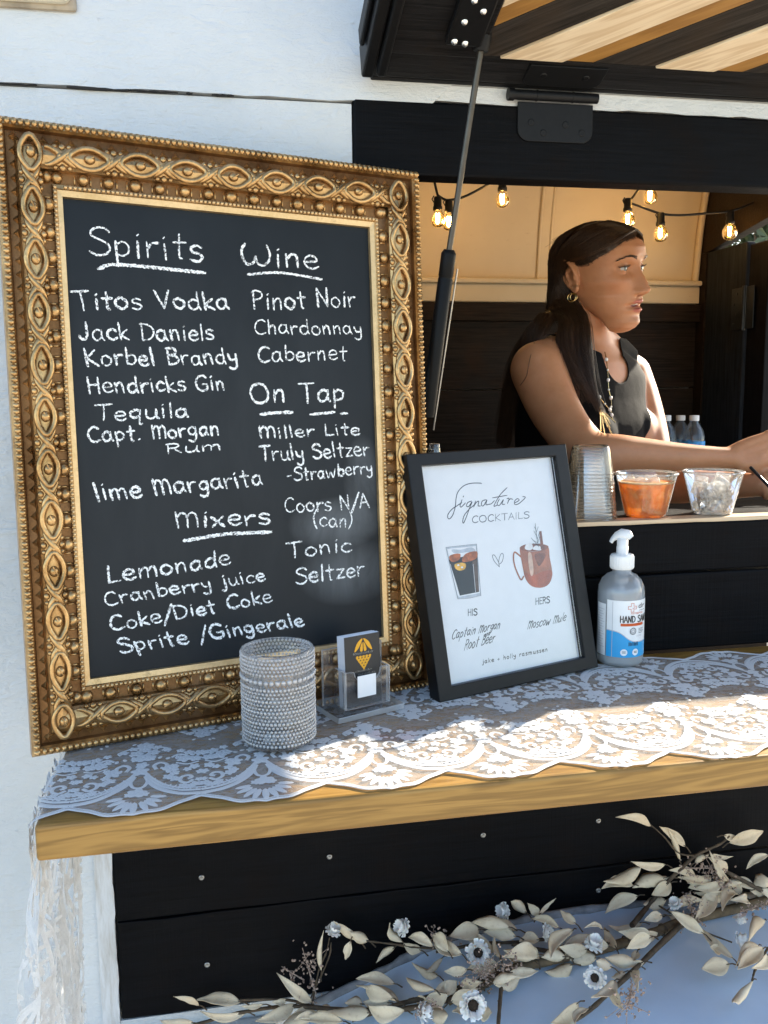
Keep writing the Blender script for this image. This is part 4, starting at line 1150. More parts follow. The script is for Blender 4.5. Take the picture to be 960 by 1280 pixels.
# black straw
st_ = MB(); a_, c_ = atY(938, 584, .16), atY(975, 622, .10); st_.tube([a_, c_], .0028, 8)
tag(st_.build('drinking_straw', plain('black_straw', (.01, .01, .011), .4)), 'black drinking straw below the hand at the right edge', 'straw')
# ================================================================ lace runner
PIT, X0F = .127, -.0895          # pattern pitch and x of the first fan
LX0, LX1 = -.1825, 1.10          # runner bends over the shelf end at LX0
VF = -.3800                      # y of the lowest scallop tips
LW = .3620                       # full width
ZL = 1.0993
DROP = .55
def edge_v(s):                   # scalloped edge: distance from the tip line
    u = ((s - X0F) / PIT + .5) % 1.0 - .5
    return .0005 + .0270 * (1 - math.cos(u * math.pi * 2)) / 2 * (.8 + .2 * math.cos(u * 12.56)) + .0018 * math.sin(abs(u) * 25)
def wob(s, v):
    return .0011 * (.5 + noise.noise(Vector((s * 9, v * 16, 3.1)))) + .0005 * noise.noise(Vector((s * 40, v * 40, 7.7)))
def lmap(s, v, h):
    """s along the runner, v across from the front tips, h height above the shelf"""
    y = VF + v + .003 * math.sin(s * 7) * (1 if v < .18 else .6)
    hh = .0008 + h + wob(s, v)
    if v < .004 and s > LX0: hh -= 0.0
    d = s - LX0
    if d >= .004: return Vector((s, y, ZL + hh))
    # rolled edge then hanging gathered fall
    if d > -.008:
        a_ = (.004 - d) / .012 * math.pi / 2
        r_ = .004 + hh
        return Vector((LX0 + .004 - r_ * math.sin(a_), y, ZL - .004 + r_ * math.cos(a_)))
    t = -.008 - d
    k = min(1, t / .22); kk = k * k * (3 - 2 * k)
    vc = v - .050 * kk * math.sin(4 * math.pi * v / LW + .4)
    y2 = VF + .012 + vc * (1 - .30 * kk) + .02 * kk * math.sin(t * 5)
    fold = (.0012 + .012 * kk) * math.sin(v * 150 + t * 3.0) + .006 * kk * math.sin(v * 41 + 1.3 + t * 7)
    return Vector((LX0 - hh - .004 - .010 * kk + fold * .8, y2 + .004 * math.sin(v * 60), ZL - .004 - t))
lace = MB()
# ---- fine net sheet
ns = 260; nv = 44; S0 = LX0 - DROP
svals = [S0 + (LX1 - S0) * i / ns for i in range(ns + 1)]
vs = []
for s in svals:
    a_, c_ = edge_v(s), LW - edge_v(s + PIT / 2)
    for j in range(nv + 1): vs.append(lmap(s, a_ + (c_ - a_) * j / nv, 0))
fs = [(i * (nv + 1) + j, (i + 1) * (nv + 1) + j, (i + 1) * (nv + 1) + j + 1, i * (nv + 1) + j + 1) for i in range(ns) for j in range(nv)]
lace.add(vs, fs, None, 0, True)
lace.M = [1 if svals[f[0] // (nv + 1)] < LX0 - .006 else 0 for f in fs]
def tulle(name, lo, hi, lines):
    a = NM(name)
    tr = a.n('ShaderNodeBsdfTransparent'); mx = a.n('ShaderNodeMixShader')
    df = a.n('ShaderNodeBsdfDiffuse'); df.inputs[0].default_value = (.82, .83, .84, 1); tl = a.n('ShaderNodeBsdfTranslucent'); tl.inputs[0].default_value = (.7, .72, .74, 1)
    md = a.n('ShaderNodeMixShader'); md.inputs[0].default_value = .35; a.l(df.outputs[0], md.inputs[1]); a.l(tl.outputs[0], md.inputs[2])
    v1 = a.noise(a.coords((26, 40, 26)), 3, 4, .6, .8)
    thr = a.ramp(v1, [(.3, (lo,) * 3), (.7, (hi,) * 3)])
    st1 = a.ramp(a.noise(a.coords((9, 300, 9), (0, 0, .06)), 1.0, 3, .6), [(.60, (0, 0, 0)), (.72, (1, 1, 1))])
    a.l(a.math('MINIMUM', a.math('ADD', thr, a.math('MULTIPLY', st1, lines)), 1.0), mx.inputs[0]); a.l(tr.outputs[0], mx.inputs[1]); a.l(md.outputs[0], mx.inputs[2]); a.l(mx.outputs[0], a.out.inputs[0])
    return a.m
M_tulle = [tulle('white_net_tulle', .20, .42, .14), tulle('hanging_net_tulle', .015, .07, .04)]
runner = lace.build('lace_runner', M_tulle)
tag(runner, 'white lace table runner with scalloped edges lying along the shelf and hanging over its end', 'table runner')
# ---- raised embroidery
emb = MB(); q = random.Random(19)
def petal(s, v, L, W_, ang, h=.0006):
    L *= 1.12; W_ *= 1.25
    L *= 1.0 + .22 * abs(math.sin(ang)); n = 8; ca, sa = math.cos(ang), math.sin(ang); P = []
    for k in range(n):
        t = 2 * math.pi * k / n
        x, y = L / 2 * math.cos(t), W_ / 2 * math.sin(t) * (1 - .18 * math.cos(t))
        P.append(lmap(s + x * ca - y * sa, v + x * sa + y * ca, .0002))
    P2 = [lmap(s + (L * .30 * math.cos(2 * math.pi * k / n)) * ca - (W_ * .30 * math.sin(2 * math.pi * k / n)) * sa, v + (L * .30 * math.cos(2 * math.pi * k / n)) * sa + (W_ * .30 * math.sin(2 * math.pi * k / n)) * ca, h) for k in range(n)]
    emb.add(P + P2, [(k, (k + 1) % n, n + (k + 1) % n, n + k) for k in range(n)] + [list(range(n, 2 * n))], None, 0, True)
def cord(P, wid, h=.0006):
    wid *= 1.3
    m = len(P); A_, B_, C_, D_ = [], [], [], []
    for i in range(m):
        p = Vector(P[i]); t = Vector(P[min(i + 1, m - 1)]) - Vector(P[max(i - 1, 0)])
        t = t.normalized() if t.length > 1e-9 else Vector((1, 0)); n_ = Vector((-t.y, t.x)) * wid / 2
        a_, c_ = p + n_, p - n_
        A_.append(lmap(a_.x, a_.y, .0002)); B_.append(lmap(*(p + n_ * .55), h)); C_.append(lmap(*(p - n_ * .55), h)); D_.append(lmap(c_.x, c_.y, .0002))
    vs = A_ + B_ + C_ + D_
    emb.add(vs, [(r_ * m + i, (r_ + 1) * m + i, (r_ + 1) * m + i + 1, r_ * m + i + 1) for r_ in range(3) for i in range(m - 1)], None, 0, True)
def bez(P, k=8): return [(p.x, p.y) for p in catmull([(x, y, 0) for x, y in P], k)]
def flower(s, v, r_, n=5, hole=True):
    r_ *= 1.34
    o = q.uniform(0, 6)
    for k in range(n):
        t = o + 2 * math.pi * k / n
        petal(s + r_ * .62 * math.cos(t), v + r_ * .62 * math.sin(t), r_ * .95, r_ * .80, t)
    petal(s, v, r_ * .5, r_ * .5, 0, .0008)
VS = 1.36
def unit(sc_, top):
    """one repeat centred on a fan; top mirrors it to the far border"""
    def W(u, v):
        v = v * VS - .006
        return (sc_ + u + q.uniform(-.0012, .0012), (LW - v) if top else v)
    def wp(P): return [((sc_ + u), (LW - (v * VS - .006)) if top else v * VS - .006) for u, v in P]
    sg = -1 if top else 1
    fl = 1 if not top else -1
    # fan of leaves
    for k in range(9):
        t = R(-90 + (k - 4) * 19)
        r0, r1 = .0110, .0295 - .0011 * abs(k - 4)
        rm = (r0 + r1) / 2
        s, v = W(rm * 1.22 * math.cos(t), .0365 + rm * math.sin(t))
        petal(s, v, (r1 - r0) * 1.05, .0060, t * sg if top else t)
    flower(*W(0, .0410), .0068)
    flower(*W(-.0075, .0385), .0036); flower(*W(.0075, .0385), .0036)
    # three parallel swag bands between the fans
    for (dv, wd) in ((0, .0052), (.0062, .0036), (.0104, .0024)):
        for m in (-1, 1):
            P = [(m * .0065, .070 + dv * .5), (m * .013, .0555 + dv), (m * .026, .0425 + dv), (m * .043, .0335 + dv), (m * .0635, .0300 + dv)]
            cord(wp(bez(P)), wd)
    for m in (-1, 1):      # hatched ribs on the swag
        for k in range(9):
            t = k / 8; u, v = .012 + .045 * t, .0605 - .024 * t ** .6
            cord(wp([(m * u, v), (m * (u + .004), v + .0045)]), .0012, .0007)
    # bell over the fan
    cord(wp(bez([(-.0065, .070), (-.0085, .0610), (-.0060, .0520), (0, .0490), (.0060, .0520), (.0085, .0610), (.0065, .070)])), .0030)
    # curls and blossoms inside the swag
    for m in (-1, 1):
        cord(wp(bez([(m * .055, .0560), (m * .049, .0520), (m * .042, .0560), (m * .043, .0630), (m * .050, .0650), (m * .0535, .0610), (m * .0490, .0585)])), .0034)
        cord(wp(bez([(m * .016, .0800), (m * .013, .0880), (m * .019, .0930), (m * .026, .0890), (m * .025, .0820), (m * .0200, .0830)])), .0034)
        cord(wp(bez([(m * .036, .0900), (m * .048, .0850), (m * .0600, .0880)])), .0016)
        flower(*W(m * .0300, .0800), .0062); flower(*W(m * .0440, .0960), .0056); flower(*W(m * .0560, .0950), .0050, 6)
        for (u, v, r_) in ((.030, .0660, .0042), (.0355, .0615, .0040), (.0365, .0715, .0036), (.0585, .0480, .0044), (.0520, .0445, .0038), (.0455, .0480, .0036), (.0610, .0560, .0030), (.0350, .0850, .0030), (.0380, .1010, .0030), (.0090, .1020, .0038)):
            flower(*W(m * u, v), r_)
        for k in range(7):
            u, v = .0100 + .0085 * k, .1060 - .0065 * math.sin(k / 6 * 3.14)
            petal(*W(m * u, v), .0052, .0036, q.uniform(0, 3))
    flower(*W(0, .0790), .0066); flower(*W(0, .0905), .0050); flower(*W(0, .1050), .0072, 6)
    # bouquet reaching to the middle
    for (u, v, r_) in ((-.0085, .1150, .0052), (.0085, .1150, .0052), (0, .1220, .0050), (-.0140, .1250, .0034), (.0140, .1250, .0034)):
        flower(*W(u, v), r_)
    for m in (-1, 1):
        for (u, v, r_) in ((.0230, .1180, .0036), (.0500, .1080, .0042), (.0600, .1060, .0046), (.0400, .1130, .0034), (.0560, .0800, .0040), (.0620, .0700, .0036), (.0480, .0760, .0032), (.0120, .1120, .0030)):
            flower(*W(m * u, v), r_)
        cord(wp(bez([(m * .0300, .1010), (m * .0380, .1060), (m * .0470, .1020), (m * .0440, .0960)])), .0026)
        cord(wp(bez([(m * .0080, .1220), (m * .0180, .1240), (m * .0280, .1180), (m * .0250, .1120)])), .0022)
i0 = math.floor((LX0 - X0F) / PIT); i1 = int((LX1 - X0F) / PIT)
for i in range(i0, i1):
    unit(X0F + i * PIT, False)
    unit(X0F + (i + .5) * PIT, True)
# in the hanging fall the lace is gathered into long wavy strings
for k in range(64):
    v0 = q.choice((q.gauss(.055, .030), q.gauss(.235, .035))); v0 = min(max(v0, .008), LW - .01)
    s0_, s1_ = LX0 - .002 - q.random() ** 2 * .25, LX0 - q.uniform(.28, .53)
    am, fr, ph = q.uniform(.002, .009), q.uniform(18, 45), q.uniform(0, 6)
    P = [(s0_ + (s1_ - s0_) * i / 40, v0 + am * math.sin(fr * (s0_ + (s1_ - s0_) * i / 40) + ph)) for i in range(41)]
    cord(P, q.uniform(.0010, .0030))
    for i in range(1, 40, 2):
        if q.random() < .55: petal(P[i][0] + q.uniform(-.004, .004), P[i][1] + q.uniform(-.005, .005), q.uniform(.006, .012), q.uniform(.0028, .005), q.gauss(0, .8))
# node blossoms on the centre line
for i in range(i0, i1):
    for d in (0, .5):
        s = X0F + (i + d) * PIT
        flower(s, LW / 2 + (-.012 if d == 0 else .012), .0070, 6)
        for k in range(4): petal(s + q.uniform(-.02, .02), LW / 2 + q.uniform(-.008, .008), .0045, .003, q.uniform(0, 3))
# edge cords
step = .0035
for top in (False, True):
    n = int((LX1 - S0) / step)
    for (off, wd, hh) in ((.0018, .0032, .0008), (.0056, .0013, .0006)):
        P = []
        for i in range(n + 1):
            s = S0 + step * i
            v = edge_v(s + (PIT / 2 if top else 0)) + off
            P.append((s, LW - v if top else v))
        cord(P, wd, hh)
a = NM('white_embroidery_thread'); v = a.coords()
nz = a.noise(a.coords((1, 1, 1)), 900, 2, .6); wv = a.noise(a.coords((500, 120, 500)), 2, 3, .6)
t2 = a.n('ShaderNodeBsdfTranslucent'); t2.inputs[0].default_value = (.75, .76, .76, 1); mx = a.n('ShaderNodeMixShader'); mx.inputs[0].default_value = .22
a.set(Base_Color=a.ramp(nz, [(.3, (.60, .61, .62)), (.6, (.74, .74, .73))]), Roughness=.8, Normal=a.bump(wv, .5, .0006))
a.b.inputs['Sheen Weight'].default_value = .2
a.l(a.b.outputs[0], mx.inputs[1]); a.l(t2.outputs[0], mx.inputs[2]); a.l(mx.outputs[0], a.out.inputs[0])
e_ = emb.build('embroidery', a.m, runner)
# ================================================================ dried garland on the fender
def fz(x):
    for i in range(len(fpc) - 1):
        if fpc[i][0] <= x <= fpc[i + 1][0]:
            t = (x - fpc[i][0]) / (fpc[i + 1][0] - fpc[i][0]); return fpc[i][1] + (fpc[i + 1][1] - fpc[i][1]) * t
    return .585 if x < .1 else .5
def gpt(px, py, lift=.02):
    """where the sight line through a traced point comes to rest just above the fender, or close to the planks"""
    best = atY(px, py, -.035)
    if best.z > fz(best.x) + lift: return best
    for k in range(1, 60):
        p = atY(px, py, -.035 - .005 * k)
        if p.z >= fz(p.x) + lift: return p
    return p
REG = {1: (200, 1120, 4.8), 2: (360, 1110, 4.8), 3: (520, 1110, 4.8), 4: (680, 1060, 5.82), 5: (740, 1010, 4.364), 6: (800, 1110, 6.0)}
LEAVES = {1: "235,655,80,605,30 485,635,222,622,60 620,650,485,660,25 520,700,240,690,40 200,760,0,745,60 910,640,700,460,55 810,650,570,750,55 945,700,720,790,60 760,625,670,635,30 960,740,800,745,40",
 2: "200,500,215,255,28 430,320,275,200,40 375,320,345,430,45 485,320,370,265,50 690,325,612,210,40 640,355,530,450,35 800,375,690,330,50 870,350,720,295,45 960,380,862,285,60 930,415,830,500,30 640,575,405,545,50 900,525,740,445,40 880,610,708,535,40 665,680,408,585,45 490,750,230,740,70 700,735,480,705,60 170,745,0,780,60 330,800,60,790,50 820,690,960,640,70 830,750,960,760,75",
 3: "275,400,95,285,75 560,235,330,205,60 610,250,385,225,60 600,290,405,265,60 475,390,265,255,50 510,420,470,280,30 735,400,520,415,80 380,250,200,290,90 740,310,620,320,55 860,240,690,185,45 735,170,668,90,45 740,160,840,62,18 665,150,570,80,50 960,215,865,135,45 945,250,810,420,55 940,460,770,500,60 630,510,470,580,60 310,490,170,500,45 330,720,220,740,50 380,740,455,745,60",
 4: "430,590,290,585,30 525,725,440,575,50 830,620,580,625,60 780,650,600,735,75 680,850,440,795,70 590,900,490,940,60 725,830,600,860,40 680,750,640,830,40 385,800,150,795,80 500,870,380,820,60 520,960,345,1085,60 490,1040,575,1175,60 640,900,680,1040,45 250,1125,50,1270,75 325,1165,225,1280,40",
 5: "320,100,128,50,45 510,210,368,102,40 480,290,415,115,28 750,190,935,125,60 720,150,800,160,35 400,310,212,290,35 270,320,62,400,55 225,420,52,440,55 250,480,70,575,60 400,380,220,435,65 430,385,325,430,50 430,410,325,475,55 405,500,280,525,60 735,345,630,265,55 750,400,640,230,30 650,250,770,265,20 560,300,640,255,30 650,370,525,435,60 670,440,565,605,65 830,405,705,440,45 800,470,710,560,55 945,500,800,480,80 720,480,550,460,55 960,255,840,335,40 960,380,880,420,70 610,685,425,560,50 570,380,420,340,40",
 6: "700,530,455,300,55 670,570,460,605,90 850,690,705,850,50 890,430,715,600,50 930,450,735,610,80 960,500,840,600,50 935,240,810,415,80 610,470,530,440,50"}
gl_o = gpt(640, 1210)
garland = thing('dried_garland', 'dried garland of pale leaves, white flowers and brown sprigs draped over the fender', 'garland', T(gl_o))
GI = garland.matrix_world.inverted()
a = NM('dried_pale_leaf'); v = a.coords()
n1 = a.noise(v, 14, 4, .6); n2 = a.noise(a.coords((60, 60, 60)), 3, 4, .6)
inf = a.n('ShaderNodeObjectInfo')
c0 = a.ramp(n1, [(.3, (.72, .58, .38)), (.7, (.88, .77, .57))])
c1 = a.mix(a.math('MULTIPLY', inf.outputs['Random'], .35), c0, (.58, .45, .29, 1))
c1 = a.mix(a.math('MULTIPLY', a.ramp(n2, [(.55, (0, 0, 0)), (.75, (1, 1, 1))]), .4), c1, (.42, .28, .14, 1))
tl = a.n('ShaderNodeBsdfTranslucent'); a.l(c1, tl.inputs[0]); mx = a.n('ShaderNodeMixShader'); mx.inputs[0].default_value = .12
a.set(Base_Color=c1, Roughness=.55, Normal=a.bump(a.noise(a.coords((8, 8, 8)), 30, 4), .35, .001))
a.l(a.b.outputs[0], mx.inputs[1]); a.l(tl.outputs[0], mx.inputs[2]); a.l(mx.outputs[0], a.out.inputs[0])
M_leaf = a.m
M_stem = plain('brown_twine_stem', (.12, .085, .045), .8, var=.4, scale=90, bump=.5)
M_twig = plain('dark_twig', (.075, .052, .030), .8, var=.4, scale=90, bump=.5)
q = random.Random(77)
def leaf_into(lf, A_, B_, wid, rq, stalk=True):
    L = (B_ - A_).length
    d = (B_ - A_).normalized()
    view = (CAM - (garland.matrix_world @ A_)).normalized()
    side = d.cross(view).normalized(); nrm = side.cross(d).normalized()
    tw = rq.uniform(-.5, .5); side = (side * math.cos(tw) + nrm * math.sin(tw)); nrm = side.cross(d).normalized()
    cup = rq.uniform(.12, .38) * rq.choice((-1, 1, 1)); bend = rq.uniform(-.18, .22) * L; curl = rq.uniform(-.14, .14) * L
    nL, nW = 12, 4; vs = []
    for i in range(nL + 1):
        t = i / nL
        w_ = wid / 2 * (math.sin(math.pi * min(1, t ** .80)) ** 1.08 + .03) * (1 if t < .98 else .3)
        c_ = A_.lerp(B_, t) + nrm * bend * math.sin(math.pi * t) + side * curl * math.sin(math.pi * t)
        roll = .5 * tw * (t - .5) * 2
        sd = side * math.cos(roll) + nrm * math.sin(roll); nn_ = nrm * math.cos(roll) - side * math.sin(roll)
        for j in range(-nW // 2, nW // 2 + 1):
            u = j / (nW / 2)
            ww = .0016 * math.sin(t * 17 + u * 2 + tw * 9) * abs(u)
            vs.append(c_ + sd * w_ * u + nn_ * (abs(u) ** 1.6 * w_ * cup * 2 + ww * .5))
    m = nW + 1
    lf.add(vs, [(i * m + j, i * m + j + 1, (i + 1) * m + j + 1, (i + 1) * m + j) for i in range(nL) for j in range(nW)], None, 0, True)
    if stalk: lf.tube([A_ - d * .012 - Vector((0, 0, .004)), A_ - d * .004, A_ + d * .004], [.0011, .0009, .0006], 5, mat=1)
n_leaf = 0
for rg, txt in LEAVES.items():
    ox, oy, k_ = REG[rg]
    for item in txt.split():
        bx, by, tx, ty, wd = [float(t) for t in item.split(',')]
        lift = q.uniform(.012, .045)
        A_ = GI @ gpt(ox + bx / k_, oy + by / k_, lift); B_ = GI @ gpt(ox + tx / k_, oy + ty / k_, lift + q.uniform(-.008, .016))
        lf = MB(); leaf_into(lf, A_, B_, wd / k_ * .00108 * q.uniform(1.15, 1.5), q); n_leaf += 1
        if n_leaf > 100: continue
        o = lf.build('leaf', [M_leaf, M_twig], garland)
        sdm = o.modifiers.new('thick', 'SOLIDIFY'); sdm.thickness = .0006
# the smaller leaves crowded along the main stem, too many to tell apart
lf = MB(); q2 = random.Random(31)
SP = catmull([(x, y, 0) for x, y in ((330, 1268), (430, 1262), (520, 1256), (580, 1240), (640, 1208), (700, 1192), (760, 1178), (830, 1150), (880, 1110), (930, 1115), (975, 1120))], 8)
for k in range(42):
    c_ = q2.choice(SP[6:]); px, py = c_.x + q2.uniform(-14, 14), c_.y + q2.uniform(-16, 8)
    an = q2.choice((math.pi, math.pi, 0)) + q2.gauss(0, .75); L_ = q2.uniform(20, 44)
    lift = q2.uniform(.004, .028)
    leaf_into(lf, GI @ gpt(px, py, lift), GI @ gpt(px + L_ * math.cos(an), py + L_ * .55 * math.sin(an) - 3, lift + q2.uniform(-.004, .014)), q2.uniform(.012, .022), q2)
o = lf.build('leaves', [M_leaf, M_twig], garland); o['kind'] = 'stuff'
sdm = o.modifiers.new('thick', 'SOLIDIFY'); sdm.thickness = .0006
# stems
def stem(pts, r0, r1, mat, lift=.012, name='stem'):
    P = [GI @ gpt(x, y, lift) for x, y in pts]
    P = catmull(P, 6)
    b = MB(); n = len(P); b.tube(P, [r0 + (r1 - r0) * i / (n - 1) + q.uniform(-.0004, .0004) for i in range(n)], 8)
    return b.build(name, mat, garland), P
o, P = stem([(560, 1252), (600, 1232), (640, 1212), (690, 1200), (760, 1184), (820, 1165), (860, 1150), (910, 1138), (985, 1118)], .0058, .0078, M_stem, .010, 'main_stem')
for i in range(6, len(P) - 8, 5):
    b = MB(); c_ = P[i]; t = (P[i + 1] - P[i - 1]).normalized(); X = frame_z(c_, t)
    b.tube([X @ Vector((.0082 * math.cos(k * .63), .0082 * math.sin(k * .63), (k - 5) * .0006)) for k in range(11)], .0010, 5); b.build('twine', M_twig, o)
for pts, r0, r1 in (([(240, 1282), (300, 1266), (360, 1258), (430, 1262), (500, 1262), (570, 1248)], .0022, .0040), ([(300, 1250), (360, 1250), (400, 1262)], .0016, .0024), ([(440, 1275), (500, 1255), (560, 1240), (640, 1212)], .003, .004),
    ([(858, 1150), (828, 1178), (790, 1215), (738, 1262), (720, 1275)], .0046, .0022), ([(790, 1157), (812, 1130), (832, 1105), (852, 1085), (872, 1068), (900, 1055), (912, 1045)], .0042, .0014), ([(628, 1212), (626, 1240), (622, 1290)], .0030, .0026), ([(905, 1088), (935, 1104), (965, 1120)], .0028, .004),
    ([(390, 1256), (398, 1215), (408, 1190), (412, 1172)], .0016, .0008), ([(385, 1255), (410, 1200), (414, 1178)], .0014, .0008), ([(560, 1186), (520, 1184), (490, 1180), (458, 1176)], .0020, .0012), ([(545, 1190), (600, 1180), (640, 1178), (700, 1172)], .0024, .0024), ([(870, 1070), (848, 1066), (830, 1046), (812, 1030)], .0016, .0008),
    ([(640, 1180), (700, 1190), (760, 1180)], .0030, .0030), ([(960, 1185), (945, 1210), (940, 1226)], .0022, .0012), ([(820, 1130), (870, 1160), (915, 1178)], .0014, .0012)):
    stem(pts, r0, r1, M_twig, .016)
# white paper flowers
M_wflower = plain('white_paper_petals', (.88, .86, .82), .8, var=.06, scale=90, sub=.1); M_wcenter = plain('dark_flower_disc', (.030, .018, .010), .9, var=.6, scale=400, bump=.8)
FLOW = [(597, 1190, 17, 1, (-.1, -.9, .35)), (590, 1256, 18, 1, (.05, -.9, .45)), (744, 1222, 14, 1, (-.5, -.7, .5)), (681, 1166, 13, 1, (.75, -.55, .25)), (415, 1166, 11, 0, (.4, -.2, .9)), (507, 1160, 13, 0, (-.9, -.2, .5)), (633, 1138, 12, 0, (-.9, -.3, .2)), (524, 1266, 14, 0, (.9, -.3, .2)), (741, 1183, 13, 0, (.2, -.3, .95)), (845, 1131, 10, 0, (-.5, -.2, .8)), (921, 1176, 12, 0, (.7, -.4, .3)), (924, 1143, 10, 0, (.2, -.4, -.9))]
for (px, py, rp, center, nv_) in FLOW:
    p = GI @ gpt(px, py, .035); rr_ = rp * .00108
    X = frame_z(p, nv_)
    f = MB(); np2 = 11
    for layer in range(3):
        for k in range(np2):
            t = 2 * math.pi * (k + .33 * layer) / np2 + q.uniform(-.1, .1)
            r0_, r1_ = rr_ * .30, rr_ * (1.0 - .16 * layer) * q.uniform(.88, 1.06); w_ = rr_ * .30
            hz_ = (.10 + .28 * layer) * rr_ * (1 if center else 1.6)
            vs = []
            for i in range(4):
                u = i / 3
                for j in (-1, 0, 1):
                    rad = r0_ + (r1_ - r0_) * u; aa = t + j * w_ * (.45 + .55 * math.sin(min(1, u + .25) * 2.4)) / max(rad, .001) * .75
                    vs.append(X @ Vector((rad * math.cos(aa), rad * math.sin(aa), hz_ * u + rr_ * .12 * abs(j) + rr_ * .07 * q.uniform(-1, 1))))
            f.add(vs, [(i * 3 + j, i * 3 + j + 1, (i + 1) * 3 + j + 1, (i + 1) * 3 + j) for i in range(3) for j in range(2)], None, 0, True)
    f.ell((0, 0, rr_ * .05), (rr_ * .4, rr_ * .4, rr_ * .2), 10, 6, X)
    fo = f.build('flower', M_wflower, garland)
    b = MB(); b.ell((0, 0, rr_ * (.22 if center else .30)), (rr_ * .38, rr_ * .38, rr_ * .18), 12, 7, X)
    for k in range(24):
        t, u = k * 2.4, rr_ * .36 * math.sqrt(k / 24)
        b.ell((u * math.cos(t), u * math.sin(t), rr_ * .36), rr_ * .055, 5, 4, X)
    if center: b.build('flower_center', M_wcenter, fo)
# brown blossom sprigs
M_sprig = plain('dusty_pink_sprig', (.38, .28, .22), .9, var=.5, scale=200, bump=.4)
for (px, py, tx, ty, n, spread) in ((394, 1240, 378, 1185, 60, 13), (600, 1222, 606, 1210, 90, 22), (790, 1232, 782, 1262, 70, 15), (560, 1180, 535, 1162, 40, 12), (850, 1085, 905, 1085, 80, 16), (858, 1120, 866, 1150, 60, 14), (905, 1110, 890, 1100, 60, 16), (925, 1140, 955, 1128, 40, 8), (545, 1256, 520, 1262, 30, 9), (640, 1206, 628, 1205, 30, 10), (380, 1225, 352, 1208, 14, 5)):
    b = MB(); A_ = GI @ gpt(px, py, .03); B_ = GI @ gpt(tx, ty, .045)
    b.tube([A_, A_.lerp(B_, .5) + Vector((0, -.004, .002)), B_], [.0012, .0009, .0005], 5)
    for k in range(n):
        t = q.uniform(.0, 1.0); s_ = spread * .00085 * (.55 + .45 * math.sin(t * 3.1))
        c_ = A_.lerp(B_, t) + Vector((q.gauss(0, s_), q.gauss(0, s_ * .6) - .004, q.gauss(0, s_)))
        if k % 4 == 0: b.tube([A_.lerp(B_, t), c_], .0004, 4)
        r_ = q.uniform(.0011, .0023)
        for _ in range(2): b.ell(c_ + Vector((q.uniform(-1, 1), q.uniform(-1, 1), q.uniform(-1, 1))) * r_, (r_ * q.uniform(.6, 1), r_ * q.uniform(.6, 1), r_ * q.uniform(.6, 1)), 5, 3)
    b.build('sprig', M_sprig, garland)
# ================================================================ bartender
HC = atY(747, 338, .46)
HM_ = T(HC) @ RZ(-54.5) @ RY(3.0) @ RX(6.0)
def lerp_key(K, z):
    if z <= K[0][0]: return K[0][1]
    for (a_, va), (b_, vb) in zip(K, K[1:]):
        if z <= b_:
            t = (z - a_) / (b_ - a_); t = t * t * (3 - 2 * t) * .5 + t * .5
            return va + (vb - va) * t
    return K[-1][1]
FK = [(-.122, .050), (-.117, .068), (-.110, .080), (-.100, .0870), (-.090, .0862), (-.083, .0850), (-.076, .0880), (-.067, .0885), (-.058, .0890), (-.050, .0880), (-.040, .0880), (-.025, .0880), (-.008, .0862), (.004, .0865), (.016, .0905), (.028, .0920), (.045, .0905), (.062, .0850), (.078, .0740), (.092, .0560), (.102, .0340), (.108, .006)]
WK = [(-.122, .016), (-.116, .026), (-.108, .034), (-.095, .0375), (-.080, .0450), (-.060, .0550), (-.040, .0625), (-.020, .0680), (0, .0710), (.025, .0735), (.050, .0715), (.070, .0640), (.088, .0500), (.100, .0320), (.108, .006)]
BK = [(-.122, .046), (-.112, .038), (-.100, .024), (-.085, .004), (-.065, -.030), (-.040, -.066), (0, -.0860), (.030, -.0880), (.055, -.0800), (.075, -.0660), (.092, -.0460), (.103, -.0240), (.108, -.004)]
def ZC(z): return z if z < .02 else .02 + (z - .02) * .76      # low flat crown
def gs(x, s): return math.exp(-(x / s) ** 2)
